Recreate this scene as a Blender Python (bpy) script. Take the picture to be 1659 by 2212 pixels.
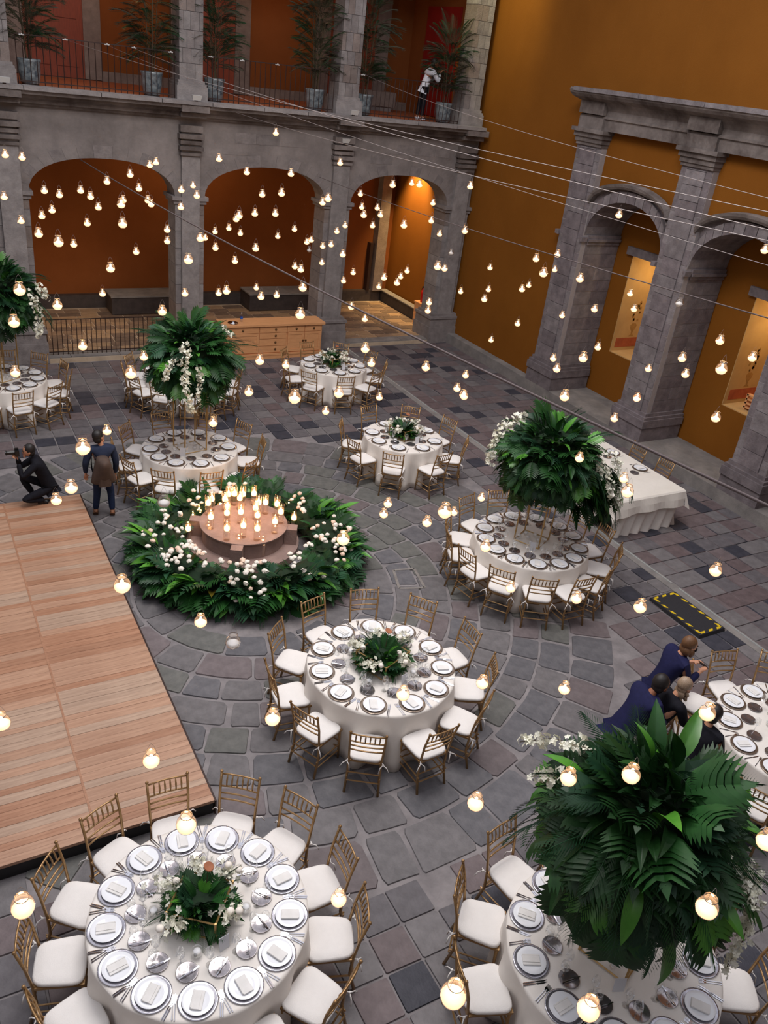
import bpy, math, random
from mathutils import Vector, Matrix, Euler
for o in list(bpy.data.objects): bpy.data.objects.remove(o, do_unlink=True)
SC = bpy.context.scene; C = SC.collection
R = math.radians; PI = math.pi
rnd = random.Random(11)

# ------------------------------------------------------------------ camera
cam_d = bpy.data.cameras.new('camera'); cam = bpy.data.objects.new('camera', cam_d); C.objects.link(cam)
RIGHT = Vector((0.87406998, -0.47272556, 0.11194735)); UP = Vector((0.13979468, 0.46544665, 0.87396617)); FWD = Vector((0.46525167, 0.74825795, -0.47291746))
CAM = Vector((0, 0, 7.16)); FPX = 1794.03; W_, H_ = 1659, 2212
m = Matrix.Identity(4)
for i in range(3):
    m[i][0] = RIGHT[i]; m[i][1] = UP[i]; m[i][2] = -FWD[i]; m[i][3] = CAM[i]
cam.matrix_world = m
cam_d.sensor_fit = 'VERTICAL'; cam_d.sensor_height = 36; cam_d.sensor_width = 27; cam_d.lens = FPX / H_ * 36
cam_d.clip_start = .05; cam_d.clip_end = 200
SC.camera = cam

# ------------------------------------------------------------------ sky, lamps, exposure
w = bpy.data.worlds.new('dusk_sky'); SC.world = w; w.use_nodes = True
bg = w.node_tree.nodes['Background']; bg.inputs[0].default_value = (0.90, 0.91, 1.0, 1); bg.inputs[1].default_value = .74
SC.view_settings.view_transform = 'Standard'; SC.view_settings.look = 'None'
SC.view_settings.gamma = 1; SC.view_settings.use_curve_mapping = False; SC.view_settings.exposure = 0.42
def lamp(name, kind, loc, power, col, size=.2, target=None, spot=None, blend=.6):
    d = bpy.data.lights.new(name, kind); d.energy = power; d.color = col
    if kind == 'AREA': d.size = size
    else: d.shadow_soft_size = size
    if kind == 'SPOT': d.spot_size = R(spot); d.spot_blend = blend
    o = bpy.data.objects.new(name, d); C.objects.link(o); o.location = loc
    if target: o.rotation_euler = (Vector(target) - Vector(loc)).to_track_quat('-Z', 'Y').to_euler()
    return o
WARM = (1.0, .66, .36)
lamp('overhead_fill', 'AREA', (5.0, 9.0, 13.5), 900, (1, .95, .92), 6.0, (5.0, 9.0, 0))  # unseen soft light added overhead for bright tabletops and darker shade under chairs
lamp('corridor_downlight', 'SPOT', (13.60, 23.1, 5.2), 1100, (1, .66, .28), .08, (14.22, 23.2, 2.6), 70, .9)  # spot set high, shining down the corridor end wall
lamp('gallery_lamp', 'POINT', (7.3, 22.8, 4.4), 46, WARM, .15)
lamp('gallery_lamp', 'POINT', (1.0, 22.8, 2.0), 30, WARM, .15)
lamp('gallery_lamp', 'POINT', (11.8, 22.4, 2.4), 12, WARM, .15)
lamp('gallery_lamp', 'POINT', (4.0, 22.6, 1.6), 16, WARM, .15)
lamp('upper_gallery_lamp', 'POINT', (4.6, 22.4, 9.0), 30, (1, .5, .2), .15)
lamp('upper_gallery_lamp', 'POINT', (9.6, 22.4, 9.0), 24, (1, .5, .2), .15)
lamp('wall_wash_lamp', 'SPOT', (11.6, 18.6, 11.5), 560, (1, .90, .40), .4, (14.25, 20.0, 8.8), 60, 1.0)
lamp('niche_lamp', 'POINT', (16.0, 14.2, 3.4), 16, (1, .72, .36), .05)
lamp('niche_lamp', 'POINT', (16.0, 10.5, 3.4), 16, (1, .72, .36), .05)

# ------------------------------------------------------------------ materials
def srgb(r, g, b):
    f = lambda c: (c/255/12.92) if c/255 <= .04045 else ((c/255+.055)/1.055)**2.4
    return (f(r), f(g), f(b), 1)
def mat(name, c, c2=None, rough=.6, metal=0, scale=6, bump=0, bscale=30, spec=.5, emit=None, estr=0, stretch=None, detail=4, obj_var=0, trans=0, coords='Object'):
    m = bpy.data.materials.new(name); m.use_nodes = True; nt = m.node_tree; b = nt.nodes['Principled BSDF']
    b.inputs['Roughness'].default_value = rough; b.inputs['Metallic'].default_value = metal
    b.inputs['Specular IOR Level'].default_value = spec; b.inputs['Base Color'].default_value = c
    tc = nt.nodes.new('ShaderNodeTexCoord'); src = tc.outputs[coords]
    if stretch:
        mp = nt.nodes.new('ShaderNodeMapping'); mp.inputs['Scale'].default_value = stretch; nt.links.new(src, mp.inputs[0]); src = mp.outputs[0]
    out = None
    if c2:
        n = nt.nodes.new('ShaderNodeTexNoise'); n.inputs['Scale'].default_value = scale; n.inputs['Detail'].default_value = detail; n.inputs['Roughness'].default_value = .62
        nt.links.new(src, n.inputs['Vector'])
        r = nt.nodes.new('ShaderNodeValToRGB'); r.color_ramp.elements[0].position = .33; r.color_ramp.elements[1].position = .68
        r.color_ramp.elements[0].color = c; r.color_ramp.elements[1].color = c2
        nt.links.new(n.outputs['Fac'], r.inputs[0]); out = r.outputs[0]
        nt.links.new(out, b.inputs['Base Color'])
    if obj_var:
        oi = nt.nodes.new('ShaderNodeObjectInfo'); hs = nt.nodes.new('ShaderNodeHueSaturation')
        mr = nt.nodes.new('ShaderNodeMapRange'); mr.inputs[3].default_value = 1-obj_var; mr.inputs[4].default_value = 1+obj_var
        nt.links.new(oi.outputs['Random'], mr.inputs[0]); nt.links.new(mr.outputs[0], hs.inputs['Value'])
        if out: nt.links.new(out, hs.inputs['Color'])
        else: hs.inputs['Color'].default_value = c
        nt.links.new(hs.outputs[0], b.inputs['Base Color'])
    if bump:
        n2 = nt.nodes.new('ShaderNodeTexNoise'); n2.inputs['Scale'].default_value = bscale; n2.inputs['Detail'].default_value = 3
        nt.links.new(src, n2.inputs['Vector'])
        bp = nt.nodes.new('ShaderNodeBump'); bp.inputs['Strength'].default_value = bump; bp.inputs['Distance'].default_value = .02
        nt.links.new(n2.outputs['Fac'], bp.inputs['Height']); nt.links.new(bp.outputs[0], b.inputs['Normal'])
    if emit: b.inputs['Emission Color'].default_value = emit; b.inputs['Emission Strength'].default_value = estr
    if trans: b.inputs['Transmission Weight'].default_value = trans
    return m
def glass_mat(name, tint=(1, 1, 1, 1), base=.04, edge=.75, gloss=(1, 1, 1, 1), rough=.03, milk=0):
    """thin clear glass: see-through face on, shiny at the rim"""
    m = bpy.data.materials.new(name); m.use_nodes = True; nt = m.node_tree; nt.nodes.clear()
    o = nt.nodes.new('ShaderNodeOutputMaterial'); t = nt.nodes.new('ShaderNodeBsdfTransparent'); t.inputs[0].default_value = tint
    g = nt.nodes.new('ShaderNodeBsdfGlossy'); g.inputs['Roughness'].default_value = rough; g.inputs[0].default_value = gloss
    lw = nt.nodes.new('ShaderNodeLayerWeight'); lw.inputs[0].default_value = .25
    mr = nt.nodes.new('ShaderNodeMapRange'); mr.inputs[3].default_value = base; mr.inputs[4].default_value = edge
    nt.links.new(lw.outputs['Facing'], mr.inputs[0])
    mx = nt.nodes.new('ShaderNodeMixShader'); nt.links.new(mr.outputs[0], mx.inputs[0]); nt.links.new(t.outputs[0], mx.inputs[1]); nt.links.new(g.outputs[0], mx.inputs[2])
    nt.links.new(mx.outputs[0], o.inputs[0])
    return m
G = srgb
MORTAR = mat('joint_mortar', G(142, 136, 136), G(112, 107, 108), .9, scale=3, bump=.3)
def stone(name, a, b, rough=.62, **k): return mat(name, G(*a), G(*b), rough, scale=7, bump=.25, bscale=45, obj_var=.10, spec=.4, **k)
SLAB = [stone('grey_slab', (94, 91, 92), (114, 110, 111)), stone('blue_grey_slab', (86, 85, 89), (106, 104, 107)), stone('brown_grey_slab', (98, 89, 90), (116, 106, 107)), stone('green_grey_slab', (90, 90, 87), (110, 109, 105))]
TILE = [stone('mauve_tile', (98, 87, 88), (116, 104, 105)), stone('plum_tile', (90, 78, 79), (108, 94, 95)), stone('ash_tile', (102, 98, 99), (120, 116, 117)), stone('dark_slate_tile', (48, 49, 58), (64, 64, 73)), stone('grey_tile', (88, 84, 87), (106, 102, 105))]
PALE = stone('pale_patch_stone', (122, 116, 112), (146, 140, 134))
WARMTILE = [stone('ochre_flagstone', (150, 124, 98), (172, 144, 114)), stone('brown_flagstone', (126, 104, 86), (150, 126, 104)), stone('dark_flagstone', (104, 88, 76), (128, 108, 92))]
WMORTAR = mat('warm_joint_mortar', G(196, 176, 152), G(170, 150, 128), .9, scale=3)
FAC = mat('grey_ashlar_wall', G(108, 101, 99), G(142, 134, 131), .85, scale=1.6, bump=.4, bscale=18, detail=8)
BLOCK = [mat('pillar_block_light', G(122, 116, 115), G(148, 142, 140), .85, scale=5, bump=.4, bscale=35, obj_var=.1), mat('pillar_block_mid', G(112, 105, 104), G(136, 129, 127), .85, scale=5, bump=.4, bscale=35, obj_var=.12), mat('pillar_block_warm', G(114, 102, 97), G(134, 122, 116), .85, scale=5, bump=.4, bscale=35, obj_var=.12)]
RBLOCK = [mat('arcade_block_grey', G(108, 101, 103), G(136, 129, 131), .85, scale=5, bump=.4, bscale=30, obj_var=.1), mat('arcade_block_dark', G(98, 90, 93), G(126, 117, 120), .85, scale=5, bump=.4, bscale=30, obj_var=.12)]
MOULD = mat('carved_stone_moulding', G(72, 62, 59), G(136, 127, 123), .85, scale=1.6, bump=.4, bscale=25)
JOINT = mat('block_joint', G(112, 106, 105), G(126, 120, 119), .9, scale=8)
RJOINT = mat('arcade_joint', G(150, 143, 143), G(160, 152, 152), .9, scale=8)
ORANGE = mat('orange_plaster', G(122, 73, 16), G(131, 80, 21), .85, scale=.6, bump=.15, bscale=60, spec=.2)
ORANGE_IN = mat('deep_orange_plaster', G(124, 70, 32), G(134, 78, 38), .85, scale=.8, bump=.15, bscale=50, spec=.2)
TERRA = mat('terracotta_floor', G(150, 84, 50), G(168, 96, 60), .6, scale=4)
CONC = mat('worn_concrete', G(112, 108, 106), G(140, 135, 131), .85, scale=2.5, bump=.3, bscale=40)
BLACKST = mat('dark_stone_band', G(52, 46, 46), G(70, 62, 60), .6, scale=5)
CREAM = mat('cream_niche_plaster', G(178, 144, 92), G(194, 160, 106), .85, scale=1.5)
FRESCO = mat('fresco_ochre_line', G(150, 112, 56), G(168, 128, 70), .9, scale=9)
FRIEZE = mat('fresco_red_band', G(150, 72, 40), G(176, 92, 54), .9, scale=6)
DOORWOOD = mat('reddish_door_wood', G(120, 52, 30), G(140, 62, 36), .6, scale=5, stretch=(8, 8, 1))
REDPANEL = mat('crimson_door_panel', G(128, 16, 14), G(140, 22, 18), .6, scale=3)
IRON = mat('wrought_iron', G(58, 42, 38), None, .55, .4)
WHITE_METAL = mat('white_lamp_housing', G(200, 200, 198), None, .5)
GOLD = mat('bronze_gold_chair_lacquer', G(152, 118, 78), G(170, 136, 92), .34, .55, scale=14, bump=.15, bscale=60, spec=.6)
CUSH = mat('ivory_cushion_fabric', G(228, 224, 220), G(236, 232, 228), .9, scale=4, bump=.15, bscale=120, spec=.15)
CLOTH = mat('ivory_satin_tablecloth', G(228, 222, 214), G(236, 230, 223), .55, scale=3, bump=.08, bscale=200, spec=.35)
CLOTHB = mat('ivory_linen_overlay', G(222, 216, 206), G(230, 224, 215), .75, scale=3, bump=.08, bscale=200, spec=.2)
CHARGER = mat('silver_beaded_glass', G(150, 148, 156), G(186, 184, 192), .18, .75, scale=30, spec=.8)
CHARGERW = mat('warm_silver_charger', G(140, 124, 110), G(172, 156, 142), .22, .75, scale=30, spec=.8)
PORC = mat('white_porcelain', G(236, 238, 242), None, .12, spec=.6)
NAPKIN = mat('pale_folded_napkin', G(224, 222, 218), G(234, 232, 229), .85, scale=9)
SILVER = mat('polished_silver', G(205, 205, 212), None, .16, 1)
WOODTOP = mat('table_plywood', G(150, 120, 90), None, .7)
GLASS = glass_mat('clear_glass', (.97, .98, .98, 1), .12, .9)
JAR = glass_mat('jar_glass', (.95, .93, .90, 1), .05, .85, (1, .93, .85, 1))
PLATEGLASS = mat('smoked_silver_plate', G(150, 144, 146), G(176, 170, 172), .16, .85, scale=20, spec=.7)
WAXLIT = mat('glowing_wax', G(255, 226, 196), None, .6, emit=(1, .60, .34, 1), estr=1.5)  # emission imitates flame light coming through the wax
WAXBRIGHT = mat('bright_glowing_wax', G(255, 220, 180), None, .6, emit=(1, .52, .22, 1), estr=4.2)  # stronger emission added to the wax to imitate the fountain candles' flame glow
WAX = mat('unlit_white_wax', G(236, 236, 238), None, .5)
FLAME = mat('candle_flame', (1, .8, .5, 1), None, .5, emit=(1, .62, .25, 1), estr=45)
CORD = glass_mat('nylon_cord', (.97, .97, .97, 1), .02, .06)
WIRE = mat('steel_wire', G(168, 158, 156), None, .5, .3)
ROPE = mat('dark_cable_sleeve', G(96, 84, 84), None, .8)
DECK = [mat('pine_board', G(158, 120, 96), G(182, 144, 118), .5, scale=3, stretch=(1, 14, 4), bump=.1, bscale=30, obj_var=.07, coords='Object'), mat('reddish_pine_board', G(146, 102, 76), G(172, 128, 100), .5, scale=3, stretch=(1, 14, 4), bump=.1, obj_var=.08), mat('pale_pine_board', G(156, 128, 108), G(182, 154, 132), .5, scale=3, stretch=(1, 14, 4), bump=.1, obj_var=.06)]
DECKDARK = mat('deck_black_skirt', G(24, 22, 24), None, .5)
BUFF = mat('honey_pine', G(206, 148, 100), G(222, 164, 114), .5, scale=3, stretch=(1, 6, 6))
BRASS = mat('aged_brass', G(150, 120, 84), None, .3, .9)
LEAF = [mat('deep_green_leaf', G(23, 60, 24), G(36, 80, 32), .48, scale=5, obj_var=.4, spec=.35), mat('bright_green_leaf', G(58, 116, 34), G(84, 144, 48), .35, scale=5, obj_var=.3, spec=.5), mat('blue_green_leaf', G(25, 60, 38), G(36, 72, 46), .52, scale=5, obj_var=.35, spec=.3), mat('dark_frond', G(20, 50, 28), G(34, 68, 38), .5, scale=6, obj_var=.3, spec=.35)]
LEAFRED = mat('bronze_red_leaf', G(110, 82, 24), G(92, 98, 30), .4, scale=4, obj_var=.2)
DRYPALM = mat('dusty_palm_leaf', G(40, 44, 28), G(62, 62, 42), .7, scale=5, obj_var=.25)
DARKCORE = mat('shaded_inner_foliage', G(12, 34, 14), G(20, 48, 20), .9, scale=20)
STEM = mat('woody_stem', G(78, 64, 44), None, .8)
ORCHID = mat('ivory_orchid_petal', G(232, 230, 208), G(240, 240, 228), .55, scale=14, spec=.3)
ROSE = mat('cream_rose_petal', G(244, 236, 222), G(250, 242, 232), .6, scale=20, spec=.2)
PINKROSE = mat('blush_rose_petal', G(240, 206, 182), G(246, 220, 200), .6, scale=20, spec=.2)
BROWNDISC = mat('dried_lotus_brown', G(150, 88, 58), G(170, 106, 72), .7, scale=12)
GOLDROD = mat('brushed_gold_rod', G(176, 142, 88), G(190, 156, 102), .35, .5, scale=10)
FROST = mat('frosted_card', G(220, 222, 228), None, .4)
POTBLUE = mat('blue_white_talavera', G(60, 72, 84), G(150, 158, 160), .3, scale=9, spec=.6)
SKIN = mat('skin_tone', G(196, 142, 112), None, .55, spec=.3)
SKIND = mat('tan_skin', G(150, 98, 72), None, .55, spec=.3)
NAVY = mat('navy_wool', G(26, 28, 62), G(32, 34, 72), .8, scale=20, spec=.2)
BLACKCL = mat('black_cloth', G(20, 20, 26), G(28, 28, 36), .85, scale=20, spec=.2)
DENIM = mat('dark_denim', G(30, 40, 64), G(38, 50, 78), .85, scale=30, spec=.2)
SHIRTW = mat('white_cotton_shirt', G(214, 216, 226), G(226, 228, 236), .8, scale=6, spec=.2)
JACKETB = mat('slate_blue_jacket', G(38, 46, 66), G(48, 56, 78), .85, scale=12, spec=.2)
PACK = mat('brown_canvas_pack', G(70, 54, 46), G(84, 66, 56), .8, scale=10)
SHOEB = mat('brown_leather_shoe', G(104, 66, 40), None, .5)
BLACKP = mat('black_plastic', G(18, 18, 20), None, .35)
HAIRK = mat('black_hair', G(22, 18, 18), G(34, 28, 26), .55, scale=30, stretch=(6, 6, 1))
HAIRB = mat('brown_hair', G(92, 62, 38), G(118, 82, 52), .55, scale=30, stretch=(6, 6, 1))
HAIRY = mat('dark_blonde_hair', G(136, 112, 90), G(178, 156, 132), .5, scale=24, stretch=(8, 8, 1))
YEL = mat('yellow_hazard_paint', G(214, 180, 20), None, .6)
MATB = mat('black_rubber_mat', G(32, 31, 36), G(42, 41, 46), .85, scale=80, bump=.2, bscale=200)
BLUEL = mat('blue_bottle_label', G(40, 90, 180), None, .5)
REDP = mat('red_extinguisher_paint', G(180, 24, 18), None, .35)
WHITELINE = mat('metal_gutter_edge', G(190, 196, 196), None, .4, .5)
GREENW = mat('green_tinted_glass', G(90, 110, 90), None, .1, spec=.7)

# ------------------------------------------------------------------ mesh helpers
class MB:
    def __init__(s): s.v = []; s.f = []; s.mi = []; s.cur = 0
    def add(s, vs, fs):
        o = len(s.v); s.v += [tuple(v) for v in vs]; s.f += [tuple(i+o for i in f) for f in fs]; s.mi += [s.cur]*len(fs)
    def box(s, a, b, rz=0, ctr=None, ch=0):
        x0, y0, z0 = a; x1, y1, z1 = b
        if ch:
            c = ch; base = [(x0+c, y0), (x1-c, y0), (x1, y0+c), (x1, y1-c), (x1-c, y1), (x0+c, y1), (x0, y1-c), (x0, y0+c)]
            s.prism(base, z0, z1); return s
        vs = [(x, y, z) for z in (z0, z1) for x, y in ((x0, y0), (x1, y0), (x1, y1), (x0, y1))]
        if rz:
            cx, cy = ctr or ((x0+x1)/2, (y0+y1)/2); c_, s_ = math.cos(rz), math.sin(rz)
            vs = [(cx+(x-cx)*c_-(y-cy)*s_, cy+(x-cx)*s_+(y-cy)*c_, z) for x, y, z in vs]
        s.add(vs, [(3, 2, 1, 0), (4, 5, 6, 7), (0, 1, 5, 4), (1, 2, 6, 5), (2, 3, 7, 6), (3, 0, 4, 7)]); return s
    def prism(s, poly, z0, z1, inset=0):
        n = len(poly); cx = sum(p[0] for p in poly)/n; cy = sum(p[1] for p in poly)/n
        top = [(x+(cx-x)*inset, y+(cy-y)*inset) for x, y in poly]
        s.add([(x, y, z0) for x, y in poly]+[(x, y, z1) for x, y in top], [tuple(range(n))[::-1], tuple(range(n, 2*n))]+[(i, (i+1) % n, n+(i+1) % n, n+i) for i in range(n)]); return s
    def tube(s, pts, r, n=6, r2=None, cap=True):
        pts = [Vector(p) for p in pts]; k = len(pts); rs = r if isinstance(r, (list, tuple)) else [r+(0 if r2 is None else (r2-r)*i/(k-1)) for i in range(k)]
        vs = []; up = None
        for i, p in enumerate(pts):
            d = (pts[min(i+1, k-1)]-pts[max(i-1, 0)]).normalized()
            if up is None: up = Vector((0, 0, 1)) if abs(d.z) < .9 else Vector((1, 0, 0))
            a = d.cross(up).normalized(); b = d.cross(a).normalized(); 
            for j in range(n):
                t = 2*PI*j/n; vs.append(p+(a*math.cos(t)+b*math.sin(t))*rs[i])
        fs = [(i*n+j, i*n+(j+1) % n, (i+1)*n+(j+1) % n, (i+1)*n+j) for i in range(k-1) for j in range(n)]
        if cap: fs += [tuple(range(n))[::-1], tuple(range((k-1)*n, k*n))]
        s.add(vs, fs); return s
    def lathe(s, prof, n=12, c=(0, 0, 0), cap0=False, cap1=False):
        vs = [(c[0]+r*math.cos(2*PI*j/n), c[1]+r*math.sin(2*PI*j/n), c[2]+z) for r, z in prof for j in range(n)]
        fs = [(i*n+j, i*n+(j+1) % n, (i+1)*n+(j+1) % n, (i+1)*n+j) for i in range(len(prof)-1) for j in range(n)]
        if cap0: fs.append(tuple(range(n))[::-1])
        if cap1: fs.append(tuple(range((len(prof)-1)*n, len(prof)*n)))
        s.add(vs, fs); return s
    def ball(s, c, r, n=8, m=5, sc=(1, 1, 1)):
        vs = [(c[0], c[1], c[2]-r*sc[2])]; 
        for i in range(1, m):
            a = -PI/2+PI*i/m
            vs += [(c[0]+r*sc[0]*math.cos(a)*math.cos(2*PI*j/n), c[1]+r*sc[1]*math.cos(a)*math.sin(2*PI*j/n), c[2]+r*sc[2]*math.sin(a)) for j in range(n)]
        vs.append((c[0], c[1], c[2]+r*sc[2])); t = len(vs)-1
        fs = [(0, 1+(j+1) % n, 1+j) for j in range(n)]
        for i in range(m-2): fs += [(1+i*n+j, 1+i*n+(j+1) % n, 1+(i+1)*n+(j+1) % n, 1+(i+1)*n+j) for j in range(n)]
        fs += [(t, 1+(m-2)*n+j, 1+(m-2)*n+(j+1) % n) for j in range(n)]
        s.add(vs, fs); return s
    def xf(s, mx, i0=0):
        s.v = s.v[:i0]+[tuple(mx @ Vector(v)) for v in s.v[i0:]]; return s
    def merge(s, me_v, me_f, mx, mi=None):
        s.add([mx @ Vector(v) for v in me_v], me_f)
        if mi is not None:
            for k in range(len(me_f)): s.mi[-1-k] = mi
    def mesh(s, name, mats, smooth=False):
        me = bpy.data.meshes.new(name); me.from_pydata(s.v, [], s.f)
        for m_ in (mats if isinstance(mats, (list, tuple)) else [mats]): me.materials.append(m_)
        me.polygons.foreach_set('material_index', s.mi)
        if smooth: me.polygons.foreach_set('use_smooth', [True]*len(s.f))
        me.update(); return me
    def build(s, name, mats, parent=None, smooth=False, label=None, kind=None):
        return inst(s.mesh(name, mats, smooth), name, parent, label=label, kind=kind)
def inst(me, name, parent=None, mx=None, label=None, kind=None):
    o = bpy.data.objects.new(name, me); C.objects.link(o)
    if parent: o.parent = parent
    if mx is not None: o.matrix_local = mx
    if label: o['label'] = label
    if kind: o['kind'] = kind
    return o
def tag(o, label, cat, group=None, kind=None):
    o['label'] = label; o['category'] = cat
    if group: o['group'] = group
    if kind: o['kind'] = kind
    return o
def thing(name, label, cat, loc=(0, 0, 0), rz=0, group=None, scale=1):
    o = bpy.data.objects.new(name, None); C.objects.link(o); o.location = loc; o.rotation_euler = (0, 0, rz); o.empty_display_size = .1
    if scale != 1: o.scale = (scale,)*3
    return tag(o, label, cat, group)
def struct(mb, name, mats, label, smooth=False):
    o = mb.build(name, mats, smooth=smooth); o['kind'] = 'structure'; o['label'] = label; return o
def T(x, y, z, rx=0, ry=0, rz=0, s=1):
    return Matrix.Translation((x, y, z)) @ Euler((rx, ry, rz)).to_matrix().to_4x4() @ Matrix.Diagonal((s, s, s, 1) if not isinstance(s, tuple) else s+(1,))
def proj(p):
    d = Vector(p)-CAM; z = d.dot(FWD)
    if z < .2: return None
    return W_/2+FPX*d.dot(RIGHT)/z, H_/2-FPX*d.dot(UP)/z
def seen(p, mg=160):
    q = proj(p); return q is not None and -mg < q[0] < W_+mg and -mg < q[1] < H_+mg
ORD = 'first second third fourth fifth sixth seventh eighth ninth tenth eleventh twelfth thirteenth fourteenth fifteenth sixteenth seventeenth eighteenth nineteenth twentieth 21st 22nd 23rd 24th 25th 26th 27th 28th 29th 30th 31st 32nd 33rd 34th 35th 36th 37th 38th 39th 40th'.split()
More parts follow.
